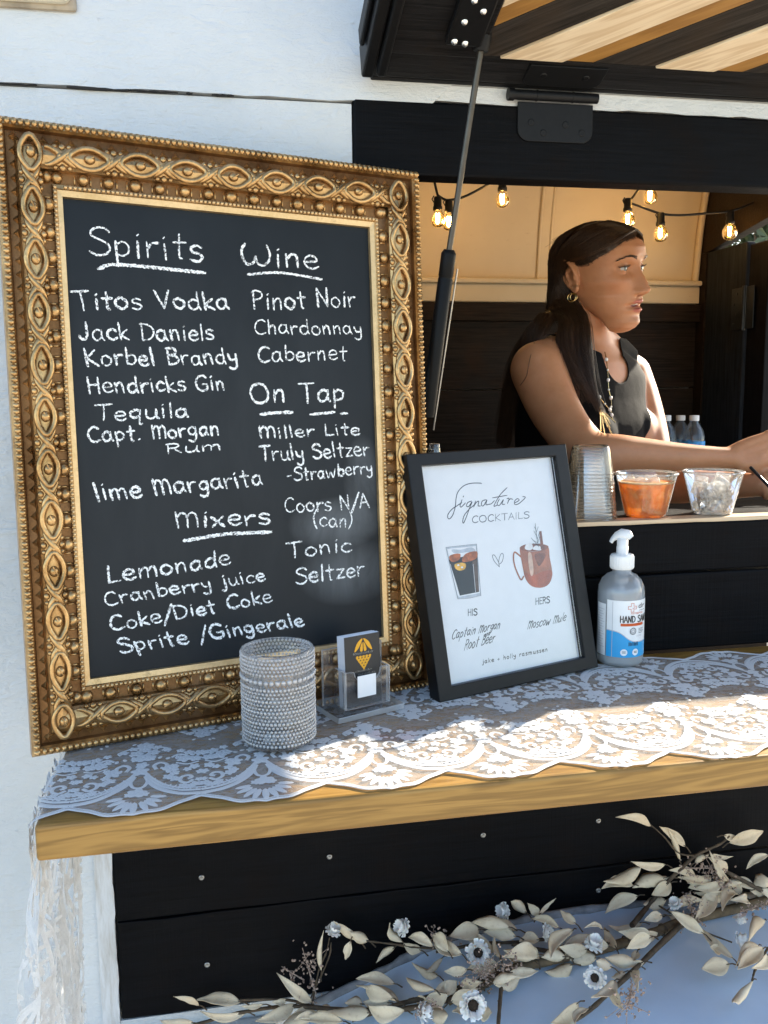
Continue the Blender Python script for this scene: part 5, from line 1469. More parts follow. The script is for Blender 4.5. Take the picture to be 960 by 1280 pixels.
def head_surface(z, th):
    f, w_, b_ = lerp_key(FK, z), lerp_key(WK, z), lerp_key(BK, z)
    cx = .5 * (f + b_) * .55 + (.012 if z < -.05 else 0) 
    cx = min(max(cx, b_ + .004), f - .004)
    c_, s_ = math.cos(th), math.sin(th)
    n = 2.25 if c_ > 0 else 2.05
    ac, as_ = abs(c_) ** (2 / n), abs(s_) ** (2 / n)
    x = cx + (f - cx) * ac if c_ > 0 else cx - (cx - b_) * ac
    y = w_ * as_ * (1 if s_ > 0 else -1)
    if c_ > 0:
        ay = abs(y)
        # nose
        A_ = lerp_key([(-.060, 0), (-.0545, .0015), (-.0505, .0120), (-.045, .0235), (-.039, .0265), (-.031, .0225), (-.018, .0155), (-.006, .0090), (.006, .0045), (.018, .0)], z)
        S_ = lerp_key([(-.055, .0105), (-.044, .0105), (-.036, .0098), (-.020, .0080), (0, .0072), (.02, .009)], z)
        x += A_ * gs(y, S_)
        x += .0085 * gs(ay - .0128, .0058) * gs(z + .0440, .0062)
        x -= .0080 * gs(ay - .0078, .0038) * gs(z + .0512, .0034)
        # eye sockets, brow, cheek bones
        x -= .0135 * gs(ay - .0310, .0150) * gs(z - .0005, .0105)
        x -= .0045 * gs(ay - .0170, .0070) * gs(z + .004, .012)
        x += .0030 * gs(ay - .0280, .0180) * gs(z - .0200, .0065)
        x += .0040 * gs(ay - .0440, .0160) * gs(z + .0240, .0140)
        y += (1 if y > 0 else -1) * .0030 * gs(ay - .056, .02) * gs(z + .022, .016)
        x -= .0035 * gs(ay - .0440, .0120) * gs(z + .0620, .0150)
        # lips, open a little
        x += .0066 * gs(y, .0220) * gs(z + .0610, .0046) - .0012 * gs(y, .0030) * gs(z + .0570, .004)
        x += .0072 * gs(y, .0200) * gs(z + .0772, .0054)
        x -= .0150 * gs(y, .0200) * gs(z + .0690, .0036)
        x -= .0026 * gs(ay - .0245, .0050) * gs(z + .0680, .0050)
        x -= .0022 * gs(y, .0160) * gs(z + .0870, .0045)
        x += .0035 * gs(y, .0150) * gs(z + .1010, .0080)
        x -= .0016 * gs(y, .0026) * gs(z + .0545, .0040)
    return Vector((x, y, ZC(z)))
body = MB()
NZ, NT = 110, 140
vs = []; zs_ = [-.1219 + (.1079 + .1219) * (.5 - .5 * math.cos(math.pi * (i + .5) / (NZ + 1))) * 1.0 for i in range(NZ + 1)]
zs_ = [-.1215 + .2292 * i / NZ for i in range(NZ + 1)]
for z in zs_:
    for k in range(NT):
        vs.append(head_surface(z, 2 * math.pi * (k + .0) / NT))
bot, top = len(vs), len(vs) + 1
vs += [Vector((.035, 0, -.1225)), Vector((.002, 0, ZC(.1082)))]
fs = [(i * NT + k, i * NT + (k + 1) % NT, (i + 1) * NT + (k + 1) % NT, (i + 1) * NT + k) for i in range(NZ) for k in range(NT)]
fs += [(bot, (k + 1) % NT, k) for k in range(NT)] + [(top, NZ * NT + k, NZ * NT + (k + 1) % NT) for k in range(NT)]
body.add(vs, fs, HM_)
EYX, EYY, EYZ, ER = .0672, .0312, .0005, .0121
def cap(mb, elev, up, r_, tilt):
    # solid spherical cap above (or below) a plane that tips with the eyelid
    X = HM_ @ T(EYX, tilt[0], EYZ) @ RZ(tilt[1]) @ RY(elev * (-1 if up else 1))
    n, m = 20, 8; vs = []
    for i in range(m):
        p = math.pi / 2 * i / m
        for k in range(n):
            t = 2 * math.pi * k / n; vs.append((r_ * math.cos(p) * math.cos(t), r_ * math.cos(p) * math.sin(t), r_ * math.sin(p) * (1 if up else -1)))
    vs.append((0, 0, r_ * (1 if up else -1)))
    fs = [(i * n + k, i * n + (k + 1) % n, (i + 1) * n + (k + 1) % n, (i + 1) * n + k) for i in range(m - 1) for k in range(n)] + [((m - 1) * n + k, (m - 1) * n + (k + 1) % n, m * n) for k in range(n)] + [list(range(n - 1, -1, -1))]
    if not up: fs = [f[::-1] for f in fs]
    mb.add(vs, fs, X)
for sg in (-1, 1):
    cap(body, 14, True, ER + .0012, (sg * EYY, sg * 8)); cap(body, 15, False, ER + .0008, (sg * EYY, sg * 8))
# ears
for sg in (-1, 1):
    X = HM_ @ T(-.010, sg * .0705, -.006) @ RZ(sg * 24) @ RX(sg * -8) @ RY(-10)
    body.ell((0, sg * .002, 0), (.0155, .0050, .0270), 16, 12, X)
    helix = [(.012, .004, -.004), (.010, .008, .012), (.003, .010, .026), (-.009, .011, .0300), (-.0185, .011, .020), (-.0205, .010, .004), (-.0160, .009, -.012), (-.0070, .007, -.0240), (.0035, .005, -.0300), (.0090, .003, -.0230)]
    hp_ = [Vector((x, sg * y, z)) for x, y, z in helix]
    body.tube(catmull(hp_, 4), [.0036 + .0012 * (i > 28) for i in range(37)], 8, X)
    body.tube(catmull([Vector((x, sg * y, z)) for x, y, z in ((.002, .008, .012), (-.008, .010, .010), (-.011, .009, -.004), (-.005, .008, -.015))], 4), .0028, 7, X)
    body.ell((.0075, sg * .006, -.005), (.0042, .0036, .0060), 10, 8, X)
    body.ell((-.0005, sg * .004, -.0285), (.0072, .0042, .0070), 10, 8, X)
E1 = Vector((.882, .471, 0)); E2 = Vector((.471, -.882, 0))
RINGS = [(1.620, .747, .499, .044, .044), (1.590, .749, .503, .053, .051), (1.570, .752, .506, .082, .062), (1.552, .754, .507, .118, .074), (1.525, .752, .510, .146, .086), (1.480, .749, .512, .152, .098), (1.430, .750, .510, .150, .112), (1.385, .751, .510, .147, .115), (1.330, .746, .517, .138, .103), (1.250, .738, .528, .124, .092), (1.160, .730, .545, .134, .098), (1.060, .722, .560, .160, .116), (.960, .718, .566, .168, .122), (.900, .718, .566, .150, .112)]
NR = 40; vs = []
RR = []
for a_, c_ in zip(RINGS, RINGS[1:]):
    for j in range(4): RR.append([a_[k] + (c_[k] - a_[k]) * j / 4 for k in range(5)])
RR.append(list(RINGS[-1]))
for (z, x, y, hw, hd) in RR:
    for k in range(NR):
        t = 2 * math.pi * k / NR
        c2, s2 = math.cos(t), math.sin(t)
        p = Vector((x, y, z)) + E1 * hw * (abs(c2) ** .86) * (1 if c2 > 0 else -1) + E2 * hd * (abs(s2) ** .9) * (1 if s2 > 0 else -1)
        vs.append(p)
m = len(RR)
fs = [(i * NR + k, (i + 1) * NR + k, (i + 1) * NR + (k + 1) % NR, i * NR + (k + 1) % NR) for i in range(m - 1) for k in range(NR)] + [list(range(NR)), list(range(m * NR - 1, (m - 1) * NR - 1, -1))]
body.add(vs, fs)
chest = Vector((.751, .510, 1.405))
for sg in (-1, 1):
    body.ell(chest + E1 * sg * .070 + E2 * .060, (.060, .058, .066), 18, 12)
nk = HM_ @ Vector((-.024, 0, -.075))
body.tube([Vector((.750, .504, 1.575)), Vector((.748, .499, 1.615)), nk, HM_ @ Vector((-.020, 0, -.03))], [.056, .0455, .0440, .046], 24)
body.tube([HM_ @ Vector((-.022, -.050, -.060)), Vector((.768, .458, 1.560))], [.012, .007], 10)      # neck tendon
SHR, SHL = atY(673, 462, .42), atY(785, 470, .575)
ELR, ELL = atY(741, 569, .245), atY(816, 606, .42)
def limb(pts, radii, n=22, flat=1.0):
    P = catmull(pts, 6); rr_ = [p.x for p in catmull([(r_, 0, 0) for r_ in radii], 6)]
    body.tube(P, rr_, n, flat=flat); body.ell(P[0], rr_[0], 18, 12); body.ell(P[-1], rr_[-1], 14, 10)
trapR = Vector((.690, .485, 1.570)); trapL = Vector((.825, .550, 1.568))
body.tube([Vector((.745, .500, 1.600)), trapR, SHR + Vector((.012, .004, .012))], [.040, .044, .046], 18)
body.tube([Vector((.765, .505, 1.600)), trapL, SHL + Vector((-.012, -.004, .010))], [.040, .042, .044], 18)
limb([SHR, atY(690, 505, .375), atY(714, 543, .305), ELR], [.0545, .0490, .0430, .0385])
WRR = atY(918, 573, .205)
limb([ELR, atY(768, 568, .232), atY(800, 569, .225), atY(842, 571, .217), atY(885, 572, .210), WRR], [.0385, .0365, .0320, .0262, .0212, .0195])
limb([SHL, atY(800, 505, .535), atY(813, 556, .475), ELL], [.0490, .0430, .0390, .0360])
WRL = atY(955, 606, .185)
limb([ELL, atY(852, 608, .365), atY(900, 607, .275), WRL], [.0360, .0340, .0270, .0200])
def hand(wr, ctr, kn, up, side, curl, seed, thumb_sg):
    """palm from the wrist to the knuckles, four curled fingers, a thumb off the side of the palm"""
    q = random.Random(seed)
    d = (kn - wr).normalized(); up = (up - d * up.dot(d)).normalized(); nrm = d.cross(up)
    for o_, r_ in ((-.020, .0125), (-.007, .0135), (.007, .0135), (.019, .0120)):
        body.tube([wr + up * o_ * .5, ctr + up * o_ * .95, kn + up * o_], [.0165, r_ * 1.08, r_ * .86], 14)
        body.ell(kn + up * o_, r_ * .88, 12, 8)
    body.ell(ctr - up * .012 * thumb_sg + nrm * .004 * side, (.020, .020, .018), 14, 10)
    for k, (o_, L) in enumerate(((.0215, .070), (.0075, .078), (-.0070, .074), (-.0200, .060))):
        p = kn + up * o_; P = [p - d * .012, p]; a_ = .25 + .08 * k
        dirv = d.copy()
        for seg, fr_ in enumerate((.45, .31, .24)):
            a_ += curl * (1.0, 1.25, .8)[seg] + q.uniform(-.04, .04)
            dirv = (d * math.cos(a_) + nrm * side * math.sin(a_) + up * o_ * 1.5).normalized()
            p = p + dirv * L * fr_; P.append(p)
        body.tube(catmull(P, 4), [.0098 - .0030 * i / 16 for i in range(17)], 12); body.ell(P[-1], .0070, 10, 8)
    tb_ = wr.lerp(ctr, .55) - up * .020 * thumb_sg
    P = [tb_, tb_ + d * .026 - up * .012 * thumb_sg + nrm * side * .008, tb_ + d * .052 - up * .012 * thumb_sg + nrm * side * .018, tb_ + d * .074 - up * .005 * thumb_sg + nrm * side * .026]
    body.tube(catmull(P, 4), [.0125, .0125, .0122, .0118, .0115, .0112, .0110, .0108, .0104, .0100, .0096, .0090, .0082], 12); body.ell(P[-1], .0082, 10, 8)
hand(WRR, atY(944, 566, .200), atY(972, 556, .195), Vector((0, .35, .94)), -1, .38, 1, 1)
hand(WRL, WRL + Vector((.045, -.030, .004)), WRL + Vector((.085, -.055, .008)), Vector((0, .3, .95)), -1, .4, 2, 1)
# hips and legs carried down to the trailer floor
for sg in (-1, 1):
    h0 = Vector((.718, .566, .94)) + E1 * sg * .085
    f0 = Vector((.718, .59, .560)) + E1 * sg * .10
    limb([h0, h0.lerp(f0, .35) + E2 * .01, h0.lerp(f0, .7) + E2 * .004, f0 + Vector((0, 0, .05))], [.088, .078, .062, .05])
    body.tube([f0 + Vector((0, 0, .035)) - E2 * .02, f0 + E2 * .06 + Vector((0, 0, .025)), f0 + E2 * .13 + Vector((0, 0, .012))], [.040, .036, .022], 12)
tmp = body.build('body_source', [])
rm = tmp.modifiers.new('rm', 'REMESH'); rm.mode = 'VOXEL'; rm.voxel_size = .0021; rm.adaptivity = 0
dg = bpy.context.evaluated_depsgraph_get(); ev = tmp.evaluated_get(dg)
me = bpy.data.meshes.new_from_object(ev)
bpy.data.objects.remove(tmp, do_unlink=True)
nv_ = len(me.vertices); co = np.empty(nv_ * 3, dtype=np.float64); me.vertices.foreach_get('co', co); co = co.reshape(-1, 3)
ed = np.empty(len(me.edges) * 2, dtype=np.int64); me.edges.foreach_get('vertices', ed); ed = ed.reshape(-1, 2)
deg = np.bincount(ed.ravel(), minlength=nv_).astype(float)[:, None]
HMi = np.array(HM_.inverted()); loc = co @ HMi[:3, :3].T + HMi[:3, 3]
face = (loc[:, 2] > -.125) & (loc[:, 0] > -.12) & (np.linalg.norm(loc, axis=1) < .17) & (loc[:, 2] > -.118 - .3 * (loc[:, 0] - .05))
wgt = np.where(face, .0, 1.0)[:, None]
def smooth(it, w_):
    global co
    for _ in range(it):
        s = np.zeros_like(co); np.add.at(s, ed[:, 0], co[ed[:, 1]]); np.add.at(s, ed[:, 1], co[ed[:, 0]])
        co = co + (s / np.maximum(deg, 1) - co) * w_
handm = (co[:, 0] > WRR.x + .006)[:, None]
smooth(26, wgt * np.where(handm, .12, .7)); smooth(1, np.full_like(wgt, .5))
me.vertices.foreach_set('co', co.ravel()); me.update()
me.polygons.foreach_set('use_smooth', [True] * len(me.polygons))
loc = co @ HMi[:3, :3].T + HMi[:3, 3]
# natural colouring of lips and cheeks, mouth and nostril shade painted in, as a vertex attribute
lx, ly, lz = loc[:, 0], loc[:, 1], loc[:, 2]
g_ = lambda v, s: np.exp(-(v / s) ** 2)
front = lx > .05
up_l = g_(ly, .0225) * g_(lz + .0618, .0050); lo_l = g_(ly, .0210) * g_(lz + .0772, .0056); inn = g_(ly, .0180) * g_(lz + .0690, .0034)
lips = np.clip((np.maximum(np.maximum(up_l, lo_l), inn) - .36) * 4, 0, 1) * front
mouth = np.clip((inn - .62) * 5, 0, 1) * front * (lx < .0875)
cheek = g_(np.abs(ly) - .045, .02) * g_(lz + .03, .02) * front * .5
nostr = g_(np.abs(ly) - .0075, .0034) * g_(lz + .0515, .0028) * (lx > .09)
colr = np.stack([lips, cheek, np.maximum(mouth, nostr * .8), np.ones(nv_)], 1).astype(np.float32)
at_ = me.color_attributes.new('face_zones', 'FLOAT_COLOR', 'POINT'); at_.data.foreach_set('color', colr.ravel())
a = NM('tanned_skin'); v = a.coords()
n1 = a.noise(v, 28, 4, .6); n2 = a.noise(v, 700, 3, .6)
va = a.n('ShaderNodeVertexColor', layer_name='face_zones'); sp = a.n('ShaderNodeSeparateColor'); a.l(va.outputs[0], sp.inputs[0])
c_ = a.ramp(n1, [(.3, (.42, .190, .092)), (.7, (.50, .240, .125))])
fre = a.ramp(a.noise(v, 150, 2, .5), [(.70, (0, 0, 0)), (.76, (1, 1, 1))])
c_ = a.mix(a.math('MULTIPLY', fre, .18), c_, (.24, .10, .05, 1))
c_ = a.mix(a.math('MULTIPLY', sp.outputs[1], .35), c_, (.50, .17, .09, 1))
c_ = a.mix(a.math('MULTIPLY', sp.outputs[0], .92), c_, (.36, .090, .065, 1))
c_ = a.mix(a.math('MULTIPLY', sp.outputs[2], .92), c_, (.07, .018, .012, 1))
a.set(Base_Color=c_, Roughness=a.ramp(n1, [(.3, (.42,) * 3), (.7, (.52,) * 3)]), Normal=a.bump(n2, .10, .0005))
a.b.inputs['Subsurface Weight'].default_value = .22; a.b.inputs['Subsurface Radius'].default_value = (1.0, .38, .20); a.b.inputs['Subsurface Scale'].default_value = .006
a.b.inputs['Specular IOR Level'].default_value = .4
me.materials.clear(); me.materials.append(a.m)
person = bpy.data.objects.new('person', me); COL.objects.link(person)
tag(person, 'dark haired woman in a black sleeveless top serving behind the counter, looking to the right', 'person')
from mathutils.bvhtree import BVHTree
bvh = BVHTree.FromPolygons([tuple(c) for c in co], [tuple(p.vertices) for p in me.polygons])
def body_hit(px, py, off=.003):
    d = ray(px, py).normalized(); h = bvh.ray_cast(CAM, d)
    return (h[0] - d * off) if h[0] is not None else None

# ---- clothes: cloth grown off the body where it is covered
fv = np.array([list(p.vertices) for p in me.polygons]); fc = co[fv].mean(1)
def seg_dist(P, a_, b_):
    a_, b_ = np.array(a_), np.array(b_); d = b_ - a_; t = np.clip(((P - a_) @ d) / (d @ d), 0, 1); return np.linalg.norm(P - a_ - t[:, None] * d, axis=1)
shr, shl = np.array(SHR), np.array(SHL); e1, e2 = np.array(E1), np.array(E2)
def arm_skin(P):
    dR = np.minimum(seg_dist(P, shr + e1 * .006, np.array(atY(714, 543, .305))), seg_dist(P, np.array(atY(714, 543, .305)), np.array(ELR)))
    dL = np.minimum(seg_dist(P, shl - e1 * .004, np.array(atY(813, 556, .475))), seg_dist(P, np.array(atY(813, 556, .475)), np.array(ELL)))
    fR = np.minimum(seg_dist(P, np.array(ELR), np.array(WRR)), np.maximum(WRR.x - P[:, 0], 0) + 0)
    return (dR < .066) | (dL < .058) | (seg_dist(P, np.array(ELR), np.array(WRR)) < .055) | (seg_dist(P, np.array(ELL), np.array(WRL)) < .050) | (P[:, 0] > WRR.x)
scoop = np.linalg.norm((fc - np.array([.782, .440, 1.548])) * np.array([1, 1, .85]), axis=1) < .035
necks = (seg_dist(fc, [.757, .497, 1.56], np.array(nk)) < .060) & (fc[:, 2] > 1.53)
sel = ~arm_skin(fc) & ~scoop & ~necks & (fc[:, 2] < 1.60)
def cloth(name, mask, off, mat, seed, wr=.0016, label=None):
    F = fv[mask]; used = np.unique(F); mp_ = -np.ones(nv_, int); mp_[used] = np.arange(len(used))
    nr = np.empty(nv_ * 3); me.vertices.foreach_get('normal', nr); nr = nr.reshape(-1, 3)
    P = co[used].copy(); N = nr[used]; F2 = mp_[F]
    # even out the cut edge
    E = np.concatenate([F2[:, [0, 1]], F2[:, [1, 2]], F2[:, [2, 3]], F2[:, [3, 0]]]); E.sort(1); E, cnt = np.unique(E, axis=0, return_counts=True); B = E[cnt == 1]
    for _ in range(14):
        s = np.zeros_like(P); k = np.zeros(len(P)); np.add.at(s, B[:, 0], P[B[:, 1]]); np.add.at(s, B[:, 1], P[B[:, 0]]); np.add.at(k, B[:, 0], 1); np.add.at(k, B[:, 1], 1)
        mk = k > 0; P[mk] = P[mk] * .5 + .5 * s[mk] / k[mk][:, None]
    wv = np.array([noise.noise(Vector((p[0] * 16, p[1] * 16, p[2] * 5 + seed))) for p in P])
    P = P + N * (off + wr * wv)[:, None] if wr else P + N * off
    mm_ = bpy.data.meshes.new(name); mm_.from_pydata([tuple(p) for p in P], [], [tuple(f) for f in F2]); mm_.materials.append(mat)
    mm_.polygons.foreach_set('use_smooth', [True] * len(mm_.polygons)); mm_.update()
    o = bpy.data.objects.new(name, mm_); COL.objects.link(o); o.parent = person
    sm_ = o.modifiers.new('thick', 'SOLIDIFY'); sm_.thickness = .0016; sm_.offset = 0
    return o
a = NM('black_knit_top'); v = a.coords((1, 1, 1)); n1 = a.noise(v, 30, 4, .6); n2 = a.noise(a.coords((500, 500, 500)), 1.5, 2)
a.set(Base_Color=a.ramp(n1, [(.3, (.0010, .0010, .0012)), (.7, (.0024, .0024, .0027))]), Roughness=.85, Normal=a.bump(a.math('ADD', n1, a.math('MULTIPLY', n2, .4)), .5, .0018)); a.b.inputs['Specular IOR Level'].default_value = .2
cloth('top', sel & (fc[:, 2] > .985), .0050, a.m, 1, .0030)
cloth('trousers', (fc[:, 2] <= .990) & (fc[:, 2] > .60) & (fc[:, 0] < WRR.x), .0040, plain('black_trousers', (.010, .010, .012), .8), 2)
cloth('shoe', (fc[:, 2] <= .605) & (fc[:, 0] < WRR.x), .004, plain('dark_shoe', (.02, .018, .016), .5), 3, 0)

# ---- eyes, lashes, brows, teeth
M_eyew = plain('eye_white', (.36, .33, .31), .12, var=.03, coat=.6); M_iris = plain('grey_green_iris', (.055, .060, .045), .1, var=.5, scale=900, coat=1.0); M_pup = plain('pupil', (.004, .004, .004), .08, coat=1.0)
M_hairm = NM('dark_brown_hair'); v = M_hairm.coords()
inf = M_hairm.noise(M_hairm.coords((60, 60, 9)), 4, 4, .7)
M_hairm.set(Base_Color=M_hairm.ramp(inf, [(.3, (.020, .0095, .0045)), (.75, (.075, .036, .016))]), Roughness=.40); M_hairm.b.inputs['Specular IOR Level'].default_value = .45
M_hair = M_hairm.m
for sg in (-1, 1):
    X = HM_ @ T(EYX, sg * EYY, EYZ) @ RZ(4 if sg < 0 else -2) @ RY(2)
    b = MB(); b.ell((0, 0, 0), ER, 24, 16, X); eo = b.build('eye', M_eyew, person)
    b = MB(); Y_ = X @ RY(90)
    prf = [(.0067 * k / 6, math.sqrt(ER ** 2 - (.0067 * k / 6) ** 2) + .00035) for k in range(6, -1, -1)]
    b.lathe(prf[:5], 24, Y_, 0); b.lathe([(p, z + .00008) for p, z in prf[4:]], 24, Y_, 1); b.build('iris', [M_iris, M_pup], eo)
    b = MB(); q = random.Random(5)
    Xl = HM_ @ T(EYX, sg * EYY, EYZ) @ RZ(sg * 8) @ RY(-14)
    pl = [Xl @ Vector(((ER + .0016) * math.cos(t), (ER + .0016) * math.sin(t), .0003)) for t in [(-1.15 + 2.3 * k / 16) for k in range(17)]]
    b.tube(pl, [.0004 + .0006 * math.sin(math.pi * k / 16) for k in range(17)], 6)
    for k in range(26):
        t = -1.05 + 2.1 * k / 25; p = Xl @ Vector(((ER + .0014) * math.cos(t), (ER + .0014) * math.sin(t), 0)); p2 = Xl @ Vector(((ER + .0075) * math.cos(t * 1.10), (ER + .0075) * math.sin(t * 1.12), .0028 + q.uniform(-.0006, .0006)))
        b.tube([p, p.lerp(p2, .55) - Vector((0, 0, .0006)), p2], [.00034, .00026, .0001], 4)
    b.build('eyelash', M_hair, person)
    b = MB()
    for k in range(120):
        t = k / 119; yv = sg * (.0135 + .0370 * t); zc = .0185 + .0046 * math.sin(math.pi * min(1, t * .92)) - .0050 * t ** 3
        wd_ = .0022 * (1 - t) ** .6 + .0006
        z_ = zc + q.uniform(-wd_, wd_)
        th = math.atan2(yv, .075) 
        for _ in range(4):
            s_ = head_surface(z_, th); th += (yv - s_.y) * 8
        s_ = head_surface(z_, th) + Vector((.0006, 0, 0))
        d_ = Vector((-.0012 - .002 * t, sg * (.0048), .0018 * (1 - t * 1.4) + q.uniform(-.0008, .0008)))
        b.tube([HM_ @ s_, HM_ @ (s_ + d_ * .6 + Vector((.0006, 0, 0))), HM_ @ (s_ + d_)], [.00032, .00028, .00010], 4)
    b.build('eyebrow', M_hair, person)
b = MB()
for k in range(9):
    yv = (k - 4) * .0054; w2 = .0025 if abs(k - 4) > 1 else .0029
    xx = .0835 - 9.0 * yv * yv
    b.box((xx - .003, yv - w2, -.0672), (xx, yv + w2, -.0625), HM_)
b.build('teeth', plain('teeth', (.72, .68, .60), .2, var=.05, coat=.3), person, bevel=.0008)
# earrings: two thin hoops
M_ring = plain('gold_hoop', (.75, .55, .25), .18, 1.0, var=.05)
X = HM_ @ T(-.010, -.0705, -.006) @ RZ(-24) @ RX(8) @ RY(-10)
er = MB(); c0_ = X @ Vector((-.0005, -.0085, -.0345))
for r_, dx in ((.0070, 0), (.0080, -.004)):
    c1_ = c0_ + Vector((dx * .8, dx * -.6, -r_))
    er.tube([c1_ + Vector((r_ * math.cos(t) * .75, r_ * math.cos(t) * -.60, r_ * math.sin(t))) for t in [k * .2618 for k in range(25)]], .0009, 6, caps=False)
    er.build('earring', M_ring, person); er = MB()
# ---- hair
SR_ = random.Random(42)
def HL(x, y, z):
    # lay a hair point just proud of the scalp
    c = Vector((0, 0, .02)); d = Vector((x, y, z)) - c
    if z > -.045:
        s_ = .70
        while s_ < 1.4:
            p = c + d * s_
            if p.z > .107: break
            f, w_, b_ = lerp_key(FK, p.z), lerp_key(WK, p.z), lerp_key(BK, p.z); cx = .5 * (f + b_) * .55
            ex = (p.x - cx) / ((f - cx) if p.x > cx else (cx - b_))
            if ex * ex + (p.y / w_) ** 2 >= 1: break
            s_ += .01
        p = c + d * s_ + d.normalized() * (.0070 + .0040 * max(0, min(1, (.03 - x) / .09)))
        x, y, z = p
    return HM_ @ Vector((x, y, ZC(z)))
cap_ = MB(); vs = []; ni, nj = 26, 48
def hairline(th):      # lowest z of the hair at azimuth th (0 = face)
    a_ = abs(th)
    if a_ < .55: return .071 - .013 * (a_ / .55)
    if a_ < 1.35: return .058 - .046 * ((a_ - .55) / .8)
    if a_ < 1.75: return .012 - .002 * ((a_ - 1.35) / .4)
    return .010 - .100 * min(1, (a_ - 1.75) / .6)
for i in range(ni + 1):
    for j in range(nj):
        th = -math.pi + 2 * math.pi * j / nj
        z0 = hairline(th); z = z0 + (.1078 - z0) * (i / ni)
        p = head_surface(z, th); nr_ = Vector((p.x * .9, p.y, max(0, (z - .03)) * .9)); nr_ = nr_.normalized() if nr_.length > 1e-6 else Vector((0, 0, 1))
        off = .0040 * min(1, i / 9) + .0004
        vs.append(HM_ @ (p + nr_ * off))
vs.append(HM_ @ Vector((0, 0, ZC(.1110))))
fs = [(i * nj + j, i * nj + (j + 1) % nj, (i + 1) * nj + (j + 1) % nj, (i + 1) * nj + j) for i in range(ni) for j in range(nj)] + [(ni * nj + j, ni * nj + (j + 1) % nj, len(vs) - 1) for j in range(nj)]
cap_.add(vs, fs, None, 0, True)
def P3(px, py, Y): return atY(px, py, Y)
def on_skull(x, y, z, off=.009):
    # push a local point out to the scalp plus an offset
    d = Vector((x, y, z)); th = math.atan2(y, x); p = d
    for s_ in (.95, 1.0, 1.05, 1.1, 1.15, 1.2, 1.3):
        z2 = min(z * s_, .107); hs = head_surface(z2, th)
        if (d * s_).xy.length >= hs.xy.length + off or s_ == 1.3: p = d * s_; break
    return HM_ @ p
# guides, near side: front hairline to crown
GN = [
 ([(.070, .012, .083), (.066, -.034, .062), (.042, -.064, .036), (.012, -.0765, .024), (-.026, -.0830, .012), (-.036, -.0780, -.030)], [(732, 392, .418), (738, 435, .388), (745, 490, .372), (762, 533, .362)]),
 ([(.050, .012, .101), (.038, -.046, .083), (.010, -.072, .060), (-.022, -.0830, .030), (-.042, -.0800, -.010), (-.044, -.0760, -.050)], [(722, 395, .408), (727, 440, .384), (740, 490, .366), (757, 525, .358)]),
 ([(.020, .010, .113), (.004, -.052, .090), (-.024, -.076, .058), (-.048, -.0800, .015), (-.056, -.0760, -.030), (-.056, -.0730, -.065)], [(708, 398, .412), (706, 425, .392), (722, 468, .366), (748, 512, .354)]),
 ([(-.015, .008, .116), (-.032, -.050, .092), (-.058, -.068, .055), (-.074, -.0690, .005), (-.076, -.0660, -.040), (-.072, -.0640, -.080)], [(690, 396, .445), (676, 422, .430), (668, 440, .440), (645, 470, .478), (630, 520, .505), (622, 575, .52)]),
 ([(-.045, .006, .109), (-.060, -.040, .082), (-.074, -.052, .040), (-.080, -.0520, -.010), (-.080, -.0500, -.050), (-.080, -.0480, -.090)], [(678, 390, .48), (657, 418, .49), (641, 446, .505), (632, 490, .53), (622, 560, .55)]),
 ([(-.062, .004, .092), (-.080, -.024, .060), (-.089, -.028, .020), (-.092, -.0260, -.020), (-.092, -.0250, -.060), (-.092, -.0240, -.100)], [(678, 394, .54), (658, 430, .57), (655, 475, .60), (640, 530, .61), (632, 590, .62)]),
]
GFAR = [
 ([(.070, .014, .083), (.064, .040, .064), (.036, .070, .048), (-.004, .083, .030), (-.030, .085, -.005), (-.036, .080, -.055)], [(772, 428, .575), (781, 443, .585), (797, 449, .585), (812, 464, .575), (814, 492, .57)]),
 ([(.015, .012, .113), (0, .054, .090), (-.030, .078, .055), (-.050, .080, .005), (-.056, .077, -.040), (-.056, .074, -.075)], [(768, 434, .60), (778, 452, .61), (794, 458, .61), (806, 470, .60), (810, 510, .60)]),
 ([(-.045, .008, .109), (-.060, .042, .082), (-.076, .052, .040), (-.082, .052, -.010), (-.082, .050, -.060), (-.080, .048, -.095)], [(752, 440, .62), (760, 470, .64), (770, 500, .65), (775, 550, .65)]),
 ([(-.062, .004, .092), (-.080, .020, .060), (-.089, .024, .020), (-.092, .022, -.020), (-.092, .022, -.060), (-.090, .020, -.100)], [(720, 420, .60), (715, 470, .64), (712, 520, .65), (710, 580, .65)]),
]
def full(G): return [[HL(*p) for p in a_] + [P3(*p) for p in b_] for a_, b_ in G]
def resamp(P, n):
    P = catmull(P, 5); L = [0]
    for i in range(1, len(P)): L.append(L[-1] + (P[i] - P[i - 1]).length)
    out = []; k = 0
    for i in range(n):
        t = L[-1] * i / (n - 1)
        while k < len(L) - 2 and L[k + 1] < t: k += 1
        out.append(P[k].lerp(P[k + 1], (t - L[k]) / max(1e-9, L[k + 1] - L[k])))
    return out
NS = 22
